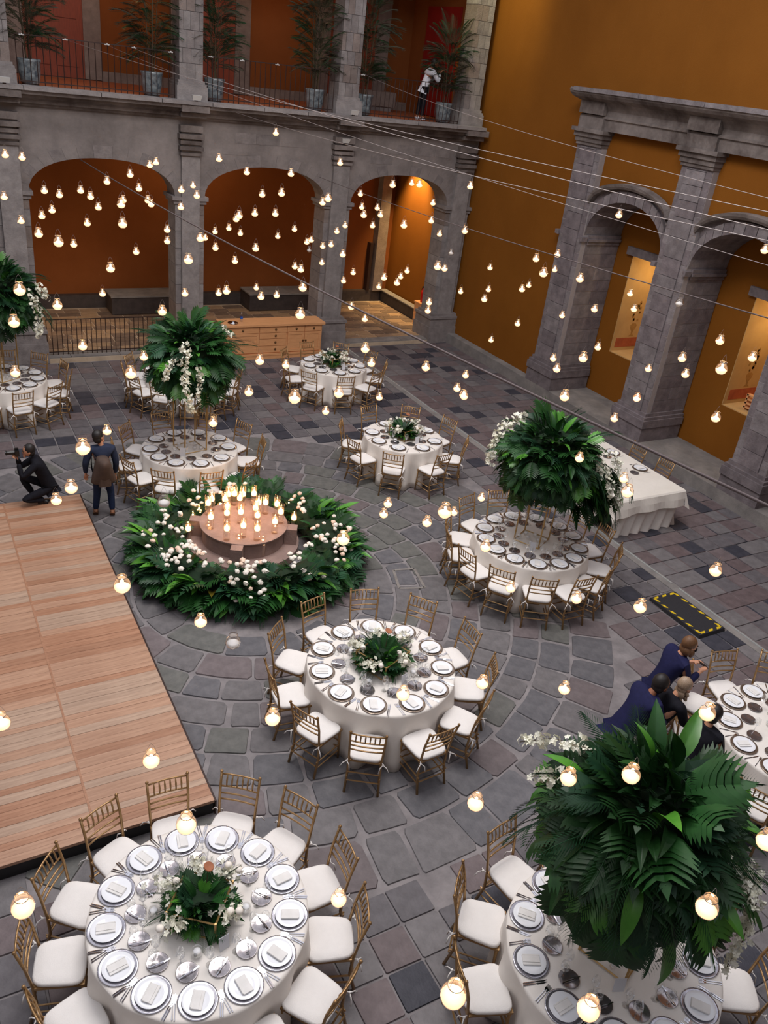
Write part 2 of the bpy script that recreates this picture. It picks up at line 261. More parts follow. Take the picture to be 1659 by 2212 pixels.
LANTERNS = [
 ('before the leftmost pillar', [(1.63,15.71,4.52,1), (1.72,15.8,5.16,1), (0.94,9.29,4.35,1), (0.99,8.98,4.77,1), (1.85,15.63,4.16,1), (1.97,15.77,5.14,1)]),
 ('before the left gallery arch', [(1.73,12.81,4.53,1), (2.18,15.6,4.25,1), (2.26,15.66,4.65,1), (2.35,15.59,4.35,1), (2.49,15.61,4.6,1), (2.83,15.57,4.69,1), (2.89,15.47,4.17,1), (2.98,15.53,4.6,1), (3.09,15.48,4.44,1), (3.26,15.51,4.86,1), (2.85,12.69,4.98,1), (2.55,11.31,4.98,1), (3.5,15.42,4.58,1), (3.64,15.45,5,1), (3.77,15.39,4.79,1), (3.9,15.32,4.61,1), (4.27,16.58,5.02,1), (3.95,15.3,4.55,1), (4.38,16.55,5.08,1), (4.19,15.16,4.15,1), (4.18,15.13,3.96,1)]),
 ('before the lower left gallery arch', [(1.59,10.68,4.12,1), (1.68,10.84,4.84,1), (2.64,15.44,3.82,1), (3.03,15.18,3.03,1), (2.49,11.86,4.28,1), (3.65,15.22,3.75,1), (2.95,10.96,3.93,1)]),
 ('before the second gallery pillar', [(4.44,15.17,4.54,1), (4.46,15.21,4.82,1), (4.12,13.86,3.37,1), (3.16,10.48,4.72,1), (5.43,17.69,4.53,1), (4.71,15.12,4.75,1), (3.9,12.34,4.6,1), (5.62,17.45,3.54,1)]),
 ('before the middle gallery arch', [(5.82,17.42,3.68,1), (5.09,15.08,5.38,1), (6.09,17.34,3.77,1), (5.35,14.85,4.42,1), (5.04,13.85,4.66,1), (6.31,17.24,3.69,1), (5.54,14.9,5.21,1), (5.66,14.75,4.54,1), (5.79,14.76,4.87,1), (6,14.62,4.57,1), (6.47,15.93,5.79,1), (7.04,16.96,3.7,1), (5.7,13.66,5.07,1), (6.26,14.62,5.26,1), (7.37,16.86,3.87,1), (7.69,16.68,3.69,1)]),
 ('low before the middle gallery arch', [(4.98,14.87,3.91,1), (4.99,14.68,3.14,1), (4.22,12.06,3.89,1), (5.3,14.72,3.71,1), (5.28,13.66,4.17,1), (6.58,16.9,2.63,1), (5.33,13.45,3.4,1), (5.98,14.32,3.18,1), (6.79,15.41,3.44,1), (4.05,8.95,4.44,1), (5.98,13.31,3.9,1), (5,11.02,4.2,1), (7.6,16.7,3.64,1), (8.85,19.27,2.91,0)]),
 ('over the far left table', [(1.02,10.5,3.36,1), (1.92,11.05,3.47,1), (1.08,6.48,4.14,1), (2.09,10.61,2.43,1), (1.96,8.56,3.98,1), (2.81,11.45,3.14,1)]),
 ('before the third gallery pillar', [(7.89,16.49,3.26,1), (6.78,14.33,4.84,1), (7.91,16.55,3.59,1), (6.01,12.51,5.2,1), (8.07,16.48,3.64,1), (8.18,16.48,3.92,1), (7.59,15.39,5.4,1), (7.11,14,4,1), (8.3,16.2,2.94,1), (8.34,16.43,4.05,1)]),
 ('before the right gallery arch', [(8.62,16.4,4.7,1), (8.65,16.34,4.45,1), (7.45,13.97,4.71,1), (8.86,16.17,4.11,1), (8.94,16.19,4.47,1), (8.31,14.89,4.56,1), (7.89,13.81,5.27,1), (7.55,12.68,4.79,1), (9.55,15.92,5.03,1), (8.3,13.57,5.33,1), (9.17,14.38,4.57,1), (9.95,15.63,4.7,1)]),
 ('before the corner pillar', [(7.11,10.8,4.55,1), (10.09,15.43,4.11,1), (8.74,13.04,3.97,1), (10.31,15.22,3.77,0), (10.49,14.9,3.02,1), (9.03,12.99,4.66,1)]),
 ('low before the right gallery arch', [(6.75,12.79,3.38,1), (8.49,16.15,3.13,1), (7.45,13.53,2.92,1), (8.98,15.83,2.9,1), (7.78,13.56,3.68,1), (7.99,13.42,3.62,1), (9.39,15.65,3.16,1), (9.51,15.61,3.29,1), (8.48,13,3.2,1), (8.5,13.03,3.35,1)]),
 ('before the plain orange wall', [(9.07,13.09,5.41,1), (9.35,12.49,3.54,1), (10.98,14.58,3.14,1), (11,14.68,3.58,1), (10.6,12.93,2.9,1), (9.9,12.14,3.81,1), (11.66,14.1,3.35,1), (9.41,11.32,4.55,1), (7.93,9.32,4.81,1), (12.07,13.85,3.74,1), (10.37,11.91,4.49,1), (11.27,12.44,3.19,1)]),
 ('over the paving before the sideboard', [(3.28,9.78,2.78,1), (3.76,9.78,3.17,1), (3.93,9.87,3.56,1), (4.99,11.44,2.89,1), (5.3,12.15,2.62,1), (3.08,6.81,4.29,1)]),
 ('over the farthest flower table', [(5.5,10.95,2.27,1), (4.41,8.47,3.6,1), (5.2,9.35,3.83,1), (5.85,10.29,3.27,1), (6.66,11.32,2.27,1)]),
 ('over the far tile paving', [(6.2,9.36,3.51,1), (7.32,10.09,2.84,1), (7.39,10,2.76,1), (6.99,9.43,2.99,1), (8.43,11.43,2.5,1), (11.02,14.23,2.13,1)]),
 ('before the right arcade', [(8.8,9.5,4.68,1), (10.17,10.47,3.91,1), (10.37,10.62,5.42,1), (12.21,11.72,3.8,1), (11.39,10.75,3.8,1), (9.81,8.43,4.59,0), (11.15,8.31,5.38,1)]),
 ('before the foot of the right arcade', [(9.65,10.64,3.01,1), (8.55,9.3,3.36,1), (6.66,7.01,3.94,1), (7.41,7.27,2.92,1), (7.52,7.74,4.12,1), (10.21,10.22,3.32,1), (9.14,8.46,2.83,1), (9.39,8.36,3.18,1), (9.39,8.36,3.18,1), (10.79,9.53,3.14,1), (9.3,7.68,4.04,1), (9.87,8.01,3.65,1), (8.6,6.34,3.76,1), (9.62,7.41,4.36,1), (7.22,5.44,4.8,1), (9.87,7.02,4.24,1)]),
 ('on the right above the gutter strip', [(5.92,5.35,2.29,1), (7.79,6.79,2.8,1), (6,5.14,3.7,1), (5.47,4.18,3.07,1), (6.43,4.21,3.25,1)]),
 ('around the big foreground foliage ball', [(5.16,4.51,1.93,1), (3.57,2.87,2.94,1), (3.61,2.44,3.37,1), (4.63,2.71,3.32,1), (3.21,1.49,3.49,1), (4.1,1.75,3.29,1)]),
 ('over the middle of the stone paving', [(1.99,4.42,2.69,1), (2.17,3.43,1.71,1), (3.32,4.64,2.33,1), (3,3.12,2.68,1), (4.21,4.65,2.18,1)]),
 ('over the wooden dance floor and foreground left table', [(0.16,4.95,2.81,1), (0.08,3.14,3.15,1), (1.03,4.28,2.75,1), (1,3.35,3.12,1)]),
 ('beside the far end of the wooden dance floor', [(1.11,8.54,2.59,1), (1.09,7.31,3.36,1), (1.05,5.07,3.7,1), (1.89,7.06,3.22,0), (1.97,6.14,2.41,1)]),
 ('around the candle wreath', [(1.94,5.19,2.87,0), (3.12,5.65,3.38,1), (5.21,8.38,1.84,1), (5.28,8.42,1.97,1)]),
 ('left of the tall-foliage table', [(5.18,7.31,2.3,1), (3.7,4.99,3.92,1), (6.69,8.8,1.41,1), (7.47,9.18,1.34,1), (5.25,6.22,2.57,1), (5.88,6.36,1.79,1)]),
 ('over the lower edge near the right foreground table', [(1.7,1.63,3.55,1), (2.5,1.48,3.11,1)]),
]
WREATH_CANDLES = [(4.07, 11.74, 0.45), (4.0, 12.17, 0.18), (4.17, 11.62, 0.45), (4.27, 11.61, 0.45), (4.4, 11.56, 0.45), (4.53, 11.63, 0.45), (4.58, 11.53, 0.45), (4.3, 11.44, 0.45), (4.06, 11.48, 0.45), (5.1, 11.85, 0.18), (3.76, 11.42, 0.45), (4.02, 11.24, 0.45), (3.94, 11.03, 0.45), (4.16, 11.0, 0.45), (4.54, 11.21, 0.45), (4.65, 11.18, 0.45), (4.81, 11.08, 0.45), (5.18, 11.44, 0.18), (4.37, 10.82, 0.45), (4.77, 10.82, 0.45), (3.7, 11.7, 0.18), (3.54, 11.52, 0.18), (3.66, 10.98, 0.45), (3.37, 11.21, 0.18), (3.66, 11.08, 0.18), (3.78, 10.57, 0.45), (4.05, 10.58, 0.45), (4.22, 10.43, 0.45), (4.56, 10.55, 0.45), (4.65, 10.74, 0.18), (4.84, 10.73, 0.18), (5.11, 11.04, 0.18), (3.97, 10.55, 0.18), (4.31, 10.4, 0.18), (3.86, 11.54, 0.45), (4.43, 11.06, 0.45), (4.67, 11.63, 0.45)]

# ================================================================== SETTING
# ---- floor: mortar bed, ring paving in the middle, square tiles around
fl = MB(); fl.box((-9, -5, -.2), (14.05, 20.9, -.012)); FLOOR = struct(fl, 'floor', MORTAR, 'grey stone courtyard floor with a round paved middle')
CX, CY, CR = 3.95, 9.9, 5.5
stones = []   # (centre, polygon, material, height)
def add_stone(poly, mt, h=0):
    cx = sum(p[0] for p in poly)/len(poly); cy = sum(p[1] for p in poly)/len(poly)
    if not seen((cx, cy, 0), 60): return
    if -1.2 < cx < 1.9 and 6.2 < cy < 12.9: return
    stones.append(((cx, cy), poly, mt, h))
def soft(poly, k=.13):
    out = []; n = len(poly)
    for i in range(n):
        p = poly[i]; a = poly[i-1]; b = poly[(i+1) % n]
        kk = k*rnd.uniform(.4, 1.3)
        out.append((p[0]+(a[0]-p[0])*kk, p[1]+(a[1]-p[1])*kk)); out.append((p[0]+(b[0]-p[0])*kk, p[1]+(b[1]-p[1])*kk))
    return out
r0 = 1.3; ring = 0
while r0 < CR-.1:
    dr = rnd.uniform(.40, .50) if CR-r0 > .9 else CR-r0
    n = max(8, int(2*PI*(r0+dr/2)/rnd.uniform(.50, .60))); ph = rnd.uniform(0, 6)
    cuts = sorted(2*PI*(i+rnd.uniform(-.22, .22))/n+ph for i in range(n))
    for i in range(n):
        a0 = cuts[i]; a1 = cuts[(i+1) % n]+(2*PI if i == n-1 else 0); g = .019
        ri, ro = r0+g, r0+dr-g; da_i, da_o = g/ri, g/ro
        j = lambda: rnd.uniform(-.016, .016)
        am = (a0+a1)/2
        p = [(ri+j(), a0+da_i+j()*.5), (ri+j()*.5, am), (ri+j(), a1-da_i+j()*.5), (ro+j(), a1-da_o+j()*.5), (ro+j()*.5, am), (ro+j(), a0+da_o+j()*.5)]
        xy = [(CX+r*math.cos(t), CY+r*math.sin(t)) for r, t in p]
        if max(q[0] for q in xy) > 10.2: continue
        add_stone(soft(xy, .12), SLAB[rnd.choice((0, 0, 1, 1, 2, 3))], rnd.uniform(-.003, .003))
    r0 += dr; ring += 1
TS = .385
for ix in range(-12, 27):
    for iy in range(-4, 52):
        x0 = 10.22-TS*(ix+1); y0 = 5.17+TS*(iy-12); 
        if y0+TS > 20.2: continue
        if math.hypot(x0+TS/2-CX, y0+TS/2-CY) < CR+.20: continue
        g = .010; j = lambda: rnd.uniform(-.006, .006)
        p = [(x0+g+j(), y0+g+j()), (x0+TS-g+j(), y0+g+j()), (x0+TS-g+j(), y0+TS-g+j()), (x0+g+j(), y0+TS-g+j())]
        add_stone(soft(p, .04), TILE[rnd.choice((0, 1, 2, 2, 4, 4, 0)) if rnd.random() > .12 else 3], rnd.uniform(-.002, .002))
for ix in range(0, 9):
    for iy in range(-4, 54):
        x0 = 10.68+TS*.955*ix; y0 = 5.17+TS*(iy-12)
        if y0+TS > 20.75: continue
        g = .008; j = lambda: rnd.uniform(-.006, .006); tw = TS*.955
        p = [(x0+g+j(), y0+g+j()), (x0+tw-g+j(), y0+g+j()), (x0+tw-g+j(), y0+TS-g+j()), (x0+g+j(), y0+TS-g+j())]
        add_stone(soft(p, .04), TILE[rnd.choice((0, 0, 0, 1, 4, 4, 2, 1)) if rnd.random() > .13 else 3], rnd.uniform(-.002, .002))
stones.sort(key=lambda s_: s_[0][0]**2+s_[0][1]**2)
rest = MB(); MATS = SLAB+TILE
for k, (c, poly, mt, h) in enumerate(stones):
    if k < 300:
        b = MB(); b.prism([(x-c[0], y-c[1]) for x, y in poly], -.012, h+.004, .02)
        inst(b.mesh('paving_stone', mt), 'paving_stone', FLOOR, Matrix.Translation((c[0], c[1], 0)))
    else:
        rest.cur = MATS.index(mt); rest.prism(poly, -.012, h+.004, .02)
rest.build('paving_stones_beyond', MATS, FLOOR, kind='stuff')
# pale inset square and pale patches in the ring paving
b = MB()
q = [(6.25, 9.54), (6.60, 9.47), (6.48, 8.93), (6.08, 9.04)]
for i in range(4):
    a_, c_ = Vector(q[i]+(0,)), Vector(q[(i+1) % 4]+(0,)); d_ = (c_-a_).normalized(); n_ = Vector((-d_.y, d_.x, 0))*.022
    b.prism([tuple((a_-n_)[:2]), tuple((c_-n_)[:2]), tuple((c_+n_)[:2]), tuple((a_+n_)[:2])], 0, .008)
b.build('pale_frame_inlay', PALE, FLOOR, label='pale mortar frame of a square cover in the paving')
gb = MB(); gb.box((10.27, -5, -.012), (10.47, 20.6, -.004)); gb.build('gutter_channel', JOINT, FLOOR, label='shallow concrete gutter strip')
gb = MB(); gb.box((10.47, -5, -.012), (10.66, 20.6, .012)); gb.build('gutter_kerb', CONC, FLOOR)
y = -2.0
while y < 20:
    L_ = rnd.uniform(1.6, 3.1); gb = MB(); gb.box((10.60, y, .012), (10.628, min(y+L_, 20.2), .02)); gb.build('metal_edge', WHITELINE, FLOOR); y += L_+rnd.uniform(.05, .2)
# raised pavement under the right arcade
b = MB(); b.box((14.0, -5, -.05), (15.35, 20.85, .28), 0); 
ORW = struct(b, 'trim_1', CONC, 'raised concrete kerb walk along the right arcade')

# ---- walls
def arch_curve(x0, x1, zs, za, n=18, e=2.25):
    cx = (x0+x1)/2; a = (x1-x0)/2; out = []
    for i in range(n+1):
        t = PI-PI*i/n; c_, s_ = math.cos(t), math.sin(t)
        out.append((cx+a*math.copysign(abs(c_)**(2/e), c_), zs+(za-zs)*abs(s_)**(2/e)))
    return out
def arch_wall(mb, s0, s1, ztop, openings, d0, d1, axis='x', zb=0):
    """solid wall from s0 to s1 with arched openings; s along axis, d0..d1 its thickness"""
    P = (lambda s, d, z: (s, d, z)) if axis == 'x' else (lambda s, d, z: (d, s, z))
    cur = s0
    def slab(a, b_, z0, z1):
        vs = [P(a, d0, z0), P(b_, d0, z0), P(b_, d0, z1), P(a, d0, z1), P(a, d1, z0), P(b_, d1, z0), P(b_, d1, z1), P(a, d1, z1)]
        mb.add(vs, [(0, 1, 2, 3), (5, 4, 7, 6), (4, 0, 3, 7), (1, 5, 6, 2), (3, 2, 6, 7), (4, 5, 1, 0)])
    for (a, b_, zs, za) in openings:
        if a > cur: slab(cur, a, zb, ztop)
        cv = arch_curve(a, b_, zs, za)
        for i in range(len(cv)-1):
            (xa, z_a), (xb, z_b) = cv[i], cv[i+1]
            vs = [P(xa, d0, z_a), P(xb, d0, z_b), P(xb, d0, ztop), P(xa, d0, ztop), P(xa, d1, z_a), P(xb, d1, z_b), P(xb, d1, ztop), P(xa, d1, ztop)]
            mb.add(vs, [(0, 1, 2, 3), (5, 4, 7, 6), (0, 4, 5, 1), (3, 2, 6, 7)])
        cur = b_
    if s1 > cur: slab(cur, s1, zb, ztop)
YF = 20.40
PX = [(-1.95, -1.22), (1.89, 2.62), (5.83, 6.54), (9.72, 10.45), (13.45, 14.2)]
OPEN = [(-1.22, 1.89, 3.82, 4.6), (2.62, 5.83, 3.82, 4.6), (6.54, 9.72, 3.82, 4.6), (10.45, 13.45, 3.82, 4.6)]
b = MB(); arch_wall(b, -9, 14.2, 5.62, OPEN, YF, YF+.62, 'x', 3.8)
FW = struct(b, 'wall_far', FAC, 'grey stone arcade wall of the two-storey gallery')
# arch rings of wedge stones, slightly proud
for oi, (a, b_, zs, za) in enumerate(OPEN[1:]):
    inn = arch_curve(a, b_, zs, za, 17); out = arch_curve(a-.20, b_+.20, zs, za+.27, 17)
    for i in range(17):
        q = [inn[i], inn[i+1], out[i+1], out[i]]
        cx = sum(p[0] for p in q)/4; cz = sum(p[1] for p in q)/4
        q = [(cx+(p[0]-cx)*.985, cz+(p[1]-cz)*.985) for p in q]
        v = MB(); v.add([(x, YF-.008, z) for x, z in q]+[(x, YF+.03, z) for x, z in q], [(0, 1, 2, 3), (7, 6, 5, 4), (0, 4, 5, 1), (1, 5, 6, 2), (2, 6, 7, 3), (3, 7, 4, 0)])
        v.build('arch_stone', (FAC, FAC, BLOCK[1])[(i*7+oi) % 3], FW)
# faint ashlar courses on the spandrels
for pz, hgt in ((4.84, .24), (5.10, .24)):
    x = 5.7+rnd.random()*.3
    while x < 13.6:
        wd = rnd.uniform(.45, .75)
        blocked = any(p0-.1 < x+wd and x < p1+.1 for p0, p1 in [(p[0], p[1]) for p in PX])
        cxm = x+wd/2
        over = any(a-.2 < cxm < b_+.2 and pz < zs+(za+.30-zs)*math.sqrt(max(0, 1-((cxm-(a+b_)/2)/((b_-a)/2+.25))**2)) for a, b_, zs, za in OPEN)
        if not blocked and not over and seen((cxm, YF, pz), 40):
            v = MB(); v.box((x+.004, YF-.006, pz+.004), (x+wd-.004, YF+.02, pz+hgt-.004)); v.build('ashlar_block', rnd.choice((FAC, BLOCK[1])), FW)
        x += wd
def block_pillar(root, x0, x1, y0, y1, z0, z1, course, cols, mats, joint, name='stone_block', gap=.008, core=.02):
    c_ = MB(); c_.box((x0+core, y0+core, z0), (x1-core, y1-core, z1)); c_.build('pillar_core', joint, root)
    z = z0; k = 0
    while z < z1-.02:
        h = min(course*rnd.uniform(.85, 1.15), z1-z)
        if z1-(z+h) < course*.4: h = z1-z
        n = cols; cuts = [x0]+[x0+(x1-x0)*(i+(.5 if k % 2 else 0)+rnd.uniform(-.1, .1))/n for i in range(1 if not k % 2 else 0, n)]+[x1]
        cuts = sorted(cuts)
        for i in range(len(cuts)-1):
            if cuts[i+1]-cuts[i] < .03: continue
            m_ = gap/2; v = MB(); v.box((cuts[i]+m_, y0+rnd.uniform(0, .006), z+m_), (cuts[i+1]-m_, y1, z+h-m_)); v.build(name, rnd.choice(mats), root)
        z += h; k += 1
def ring_box(mb, x0, x1, y0, y1, z0, z1, p): mb.box((x0-p, y0-p, z0), (x1+p, y1+p, z1))
for i, (x0, x1) in enumerate(PX):
    if i == 0: continue
    nm = ['leftmost', 'second', 'third', 'corner'][i-1]
    root = thing('stone_pillar', 'grey stone gallery pillar, %s from the left at ground level' % nm if i < 4 else 'grey stone gallery pillar in the corner by the orange wall', 'pillar', (0, 0, 0))
    y0, y1 = YF, YF+.62
    block_pillar(root, x0, x1, y0, y1, .85, 3.70, .42, 2, BLOCK, JOINT)
    # front pilaster strip running up to its small capital
    px0, px1 = x0+.14, x1-.14
    b = MB(); b.box((px0, y0-.09, .85), (px1, y0+.02, 5.35)); b.build('pilaster_strip', BLOCK[0], root)
    b = MB()
    for z0_, z1_, p in ((4.78, 4.84, .05), (4.90, 4.98, .09), (5.02, 5.10, .06), (5.14, 5.24, .11), (5.28, 5.42, .07)):
        b.box((px0-p*.7, y0-.09-p, z0_), (px1+p*.7, y0+.01, z1_))
    b.build('capital', MOULD, root)
    b = MB()
    for zz0, zz1, p in ((3.70, 3.78, .04), (3.78, 3.865, .08)):
        b.box((x0-p, y0-p, zz0), (px0-.003, y1+p, zz1)); b.box((px1+.003, y0-p, zz0), (x1+p, y1+p, zz1)); b.box((px0, y0+.03, zz0), (px1, y1+p, zz1))
   
    b.build('impost', BLOCK[1], root)
    b = MB(); ring_box(b, x0, x1, y0-.05, y1, .0, .48, .13); ring_box(b, x0, x1, y0-.05, y1, .48, .72, .10); ring_box(b, x0, x1, y0-.05, y1, .72, .79, .13); ring_box(b, x0, x1, y0-.05, y1, .79, .86, .06)
    b.build('pillar_base', BLOCK[1], root)
# cornice / balcony edge
b = MB()
prof = [(20.42, 5.55), (20.33, 5.55), (20.31, 5.60), (20.24, 5.61), (20.22, 5.67), (20.12, 5.72), (20.10, 5.78), (19.98, 5.79), (19.95, 5.87), (20.02, 5.92), (20.42, 5.93)]
n = len(prof); xs = [-4, 14.05]
b.add([(x, y_, z_) for x in xs for y_, z_ in prof], [(i, i+1, n+i+1, n+i) for i in range(n-1)]+[tuple(range(n))[::-1], tuple(range(n, 2*n))])
CO = struct(b, 'trim_2', MOULD, 'moulded stone cornice along the balcony edge')
for x0, x1 in PX[1:]:
    v = MB(); v.box((x0+.06, 20.10, 5.60), (x1-.06, 20.32, 5.70)); v.box((x0+.04, 19.93, 5.72), (x1-.04, 20.2, 5.86)); v.build('cornice_break', MOULD, CO)
x = -1.5
while x < 14:
    v = MB(); wd = rnd.uniform(1.1, 1.7); v.box((x+.008, 19.90, 5.868), (min(x+wd, 14.04)-.008, 20.38, 5.945)); v.build('coping_stone', BLOCK[0], CO); x += wd
# lower gallery
b = MB(); b.box((-9, 20.25, -.1), (14.2, 25, .10)); GF = struct(b, 'floor_gallery', WMORTAR, 'gallery floor of brown flagstones behind the arches')
y = 21.2; row = 0
kerb = MB(); 
x = 2.62
for a in (-9, 2.62, 6.54, 10.45):
    pass
for x in [v_*1.15+2.1 for v_ in range(11)]:
    v = MB(); v.box((x+.006, 20.27, .06), (x+1.144, 20.62, .13)); v.build('threshold_slab', CONC, GF)
y = 20.64
while y < 24.3:
    hh = rnd.uniform(.30, .36); x = 1.9+rnd.uniform(0, .4)
    while x < 13.9:
        wd = rnd.uniform(.42, .66); e = min(x+wd, 13.95)
        v = MB(); v.prism(soft([(.014-wd/2, .014-hh/2), (e-.014-x-wd/2, .014-hh/2), (e-.014-x-wd/2, hh-.014-hh/2), (.014-wd/2, hh-.014-hh/2)], .10), 0, .012)
        inst(v.mesh('flagstone', rnd.choice(WARMTILE)), 'flagstone', GF, Matrix.Translation((x+wd/2, y+hh/2, .10)))
        x += wd
    y += hh
b = MB(); b.box((-9, 24.6, 0), (14.3, 24.9, 5.6)); BW = struct(b, 'wall_gallery_back', ORANGE_IN, 'deep orange back wall of the lower gallery')
b = MB(); b.box((-9, 24.42, .1), (13.9, 24.6, .47)); b.box((13.95, 21.1, .1), (14.12, 24.6, .47)); struct(b, 'baseboard_back', BLACKST, 'dark stone band at the foot of the gallery wall')
b = MB(); b.box((13.9, 21.1, .47), (14.14, 24.45, .50)); struct(b, 'trim_3', CONC, 'pale ledge on the dark band of the gallery end wall')
for nm, a, c_ in (('left', 4.95, 6.75), ('middle', 9.0, 11.0)):
    t = thing('stone_bench', 'dark stone bench block against the gallery wall behind the %s arch' % nm, 'bench', (0, 0, 0))
    v = MB(); v.box((a, 23.6, .13), (c_, 24.42, .60)); v.build('bench_body', BLACKST, t)
    v = MB(); v.box((a-.02, 23.57, .60), (c_+.02, 24.44, .64)); v.build('bench_top', CONC, t, label='pale worn top slab')
b = MB(); b.box((14.2, 21.02, 0), (14.6, 24.9, 5.6)); struct(b, 'wall_gallery_end', ORANGE, 'orange end wall of the lower gallery')
b = MB(); b.box((13.55, 24.3, .47), (13.9, 24.6, 5.0)); 
struct(b, 'trim_4', BLOCK[2], 'stone corner pier at the back of the gallery')
b = MB(); b.box((13.36, 24.38, .47), (13.46, 24.6, 2.0)); tag(b.build('dark_gap_strip', IRON), 'dark strip for the gap beside the back corner pier of the gallery', 'gap')  # dark box stands in for the dark gap left of the corner pier
b = MB(); b.box((-9, 20.45, 5.62), (14.2, 25.0, 5.90)); struct(b, 'ceiling_gallery', FAC, 'ceiling slab of the lower gallery')
b = MB(); b.box((-9, 20.42, 5.90), (14.2, 25.0, 5.93)); struct(b, 'floor_upper', TERRA, 'terracotta floor of the upper gallery')
b = MB(); b.box((-9, 24.6, 5.93), (14.3, 24.9, 9.9)); struct(b, 'wall_upper_back', ORANGE_IN, 'dark orange back wall of the upper gallery')
b = MB(); b.box((14.15, 20.9, 5.93), (14.5, 24.9, 9.9)); struct(b, 'wall_upper_end', ORANGE_IN, 'dark end wall of the upper gallery')
b = MB(); b.box((-9, 20.3, 9.7), (14.3, 24.9, 9.95)); struct(b, 'ceiling_upper', FAC, 'ceiling of the upper gallery')
b = MB(); b.box((-9, 24.50, 5.93), (14.15, 24.6, 6.16)); struct(b, 'baseboard_upper', BLOCK[2], 'stone skirting of the upper gallery')
# upper doors
for k, (a, c_, mt) in enumerate(((3.3, 4.72, DOORWOOD), (7.3, 8.65, DOORWOOD), (11.4, 12.9, DOORWOOD))):
    v = MB(); v.box((a, 24.47, 5.95), (c_, 24.58, 9.0)); d_ = struct(v, 'door_%d' % (k+1), mt, 'tall dark panelled door in the upper gallery')
    for zz in (6.2, 7.25, 8.2):
        for xx in (a+.12, (a+c_)/2+.05):
            p = MB(); p.box((xx, 24.45, zz), (xx+(c_-a)/2-.2, 24.475, zz+.8)); p.build('door_panel', mt, d_)
    for e in (a-.38, c_+.0):
        p = MB(); p.box((e, 24.44, 5.95), (e+.42, 24.6, 9.3)); p.build('door_jamb', BLOCK[2], d_)
v = MB(); v.box((14.08, 22.0, 5.95), (14.15, 23.7, 8.7)); struct(v, 'door_4', REDPANEL, 'crimson door in the end wall of the upper gallery')
# stone chest upstairs
t = thing('stone_trough', 'weathered stone trough on the upper gallery floor behind the right railing', 'trough', (12.6, 23.6, 5.93))
v = MB(); v.box((-.55, -.3, .12), (.55, .3, .5), ch=.06); v.build('trough_body', BLOCK[2], t); v = MB(); v.box((-.4, -.25, 0), (.4, .25, .12)); v.build('plinth', BLOCK[1], t)
# upper pillars
UP_ = [(1.88, 2.52), (5.86, 6.50), (9.76, 10.42), (13.42, 14.06)]
for i, (x0, x1) in enumerate(UP_):
    root = thing('upper_pillar', 'stone pillar standing on the balcony, %s from the left' % ORD[i], 'pillar', (0, 0, 0))
    block_pillar(root, x0+.06, x1-.04, 20.32, 20.86, 6.32, 9.7, .34, 3, BLOCK, JOINT, gap=.010)
    b = MB(); b.box((x0-.02, 20.22, 5.94), (x1+.04, 20.94, 6.22)); b.box((x0, 20.24, 6.22), (x1+.02, 20.92, 6.27)); b.box((x0+.03, 20.28, 6.27), (x1-.01, 20.9, 6.33)); b.build('plinth', BLOCK[0], root)
def railing(name, label, x0, x1, y, z0, z1, step, posts=True):
    t = thing(name, label, 'railing', (x0, y, z0))
    v = MB(); v.box((0, -.014, z1-z0-.02), (x1-x0, .014, z1-z0)); v.build('top_rail', IRON, t)
    v = MB(); v.box((0, -.01, .06), (x1-x0, .01, .08)); v.build('bottom_rail', IRON, t)
    bar = MB(); bar.tube([(0, 0, 0), (0, 0, z1-z0-.01)], .009, 4); me = bar.mesh('baluster', IRON)
    n = int((x1-x0)/step)
    for i in range(n+1): inst(me, 'baluster', t, Matrix.Translation((i*(x1-x0)/n, 0, 0)))
    return t
railing('balcony_railing', 'thin iron railing on the balcony between the first and second pillars', 2.6, 5.82, 20.34, 5.94, 6.86, .125)
railing('balcony_railing', 'thin iron railing on the balcony between the second and third pillars', 6.56, 9.70, 20.34, 5.94, 6.86, .125)
railing('balcony_railing', 'thin iron railing on the balcony between the third and corner pillars', 10.5, 13.38, 20.34, 5.94, 6.86, .125)
railing('gallery_railing', 'iron railing closing the left ground floor arch', 2.76, 5.70, 20.45, .13, 1.0, .11)

# ---- right wall with arcade
WXX = 14.25
ARO = [(6.45, 8.90, 4.13, 5.05), (9.72, 12.17, 4.13, 5.05), (13.0, 15.43, 4.13, 5.05)]
b = MB(); arch_wall(b, -5, 24.9, 12, ARO, 14.25, 15.3, 'y', .28)
RW = struct(b, 'wall_right', ORANGE, 'plain orange plaster wall on the right with a stone arcade')
# recessed infill wall with niches
NI = [(9.85, 11.25), (13.35, 14.9)]
b = MB(); cur = 5.5
for a, c_ in NI:
    b.box((15.3, cur, .28), (15.95, a, 5.3)); b.box((15.3, a, .28), (15.95, c_, 1.42)); b.box((15.3, a, 3.80), (15.95, c_, 5.3)); cur = c_
b.box((15.3, cur, .28), (15.95, 16.5, 5.3)); struct(b, 'wall_arcade_infill', ORANGE, 'orange wall set back behind the right arcade')
def fresco(x, y):
    """urn with flowers painted on the left jamb (plane y)"""
    t = MB(); z0 = 1.80
    t.prism([(x-.10, z0), (x+.10, z0), (x+.03, z0+.05), (x+.03, z0+.12), (x+.09, z0+.2), (x+.11, z0+.28), (x+.05, z0+.33), (x-.05, z0+.33), (x-.11, z0+.28), (x-.09, z0+.2), (x-.03, z0+.12), (x-.03, z0+.05)], 0, .003)
    for k in range(22):
        z = z0+.36+rnd.uniform(0, .52); a = rnd.uniform(-.15, .15)*(1-(z-z0-.36)*.9); r = rnd.uniform(.022, .045)
        t.prism([(x+a+r*math.cos(q_), z+r*1.2*math.sin(q_)) for q_ in [PI/3*j for j in range(6)]], 0, .003)
    t.v = [(v[0], y-v[2], v[1]) for v in t.v]; return t
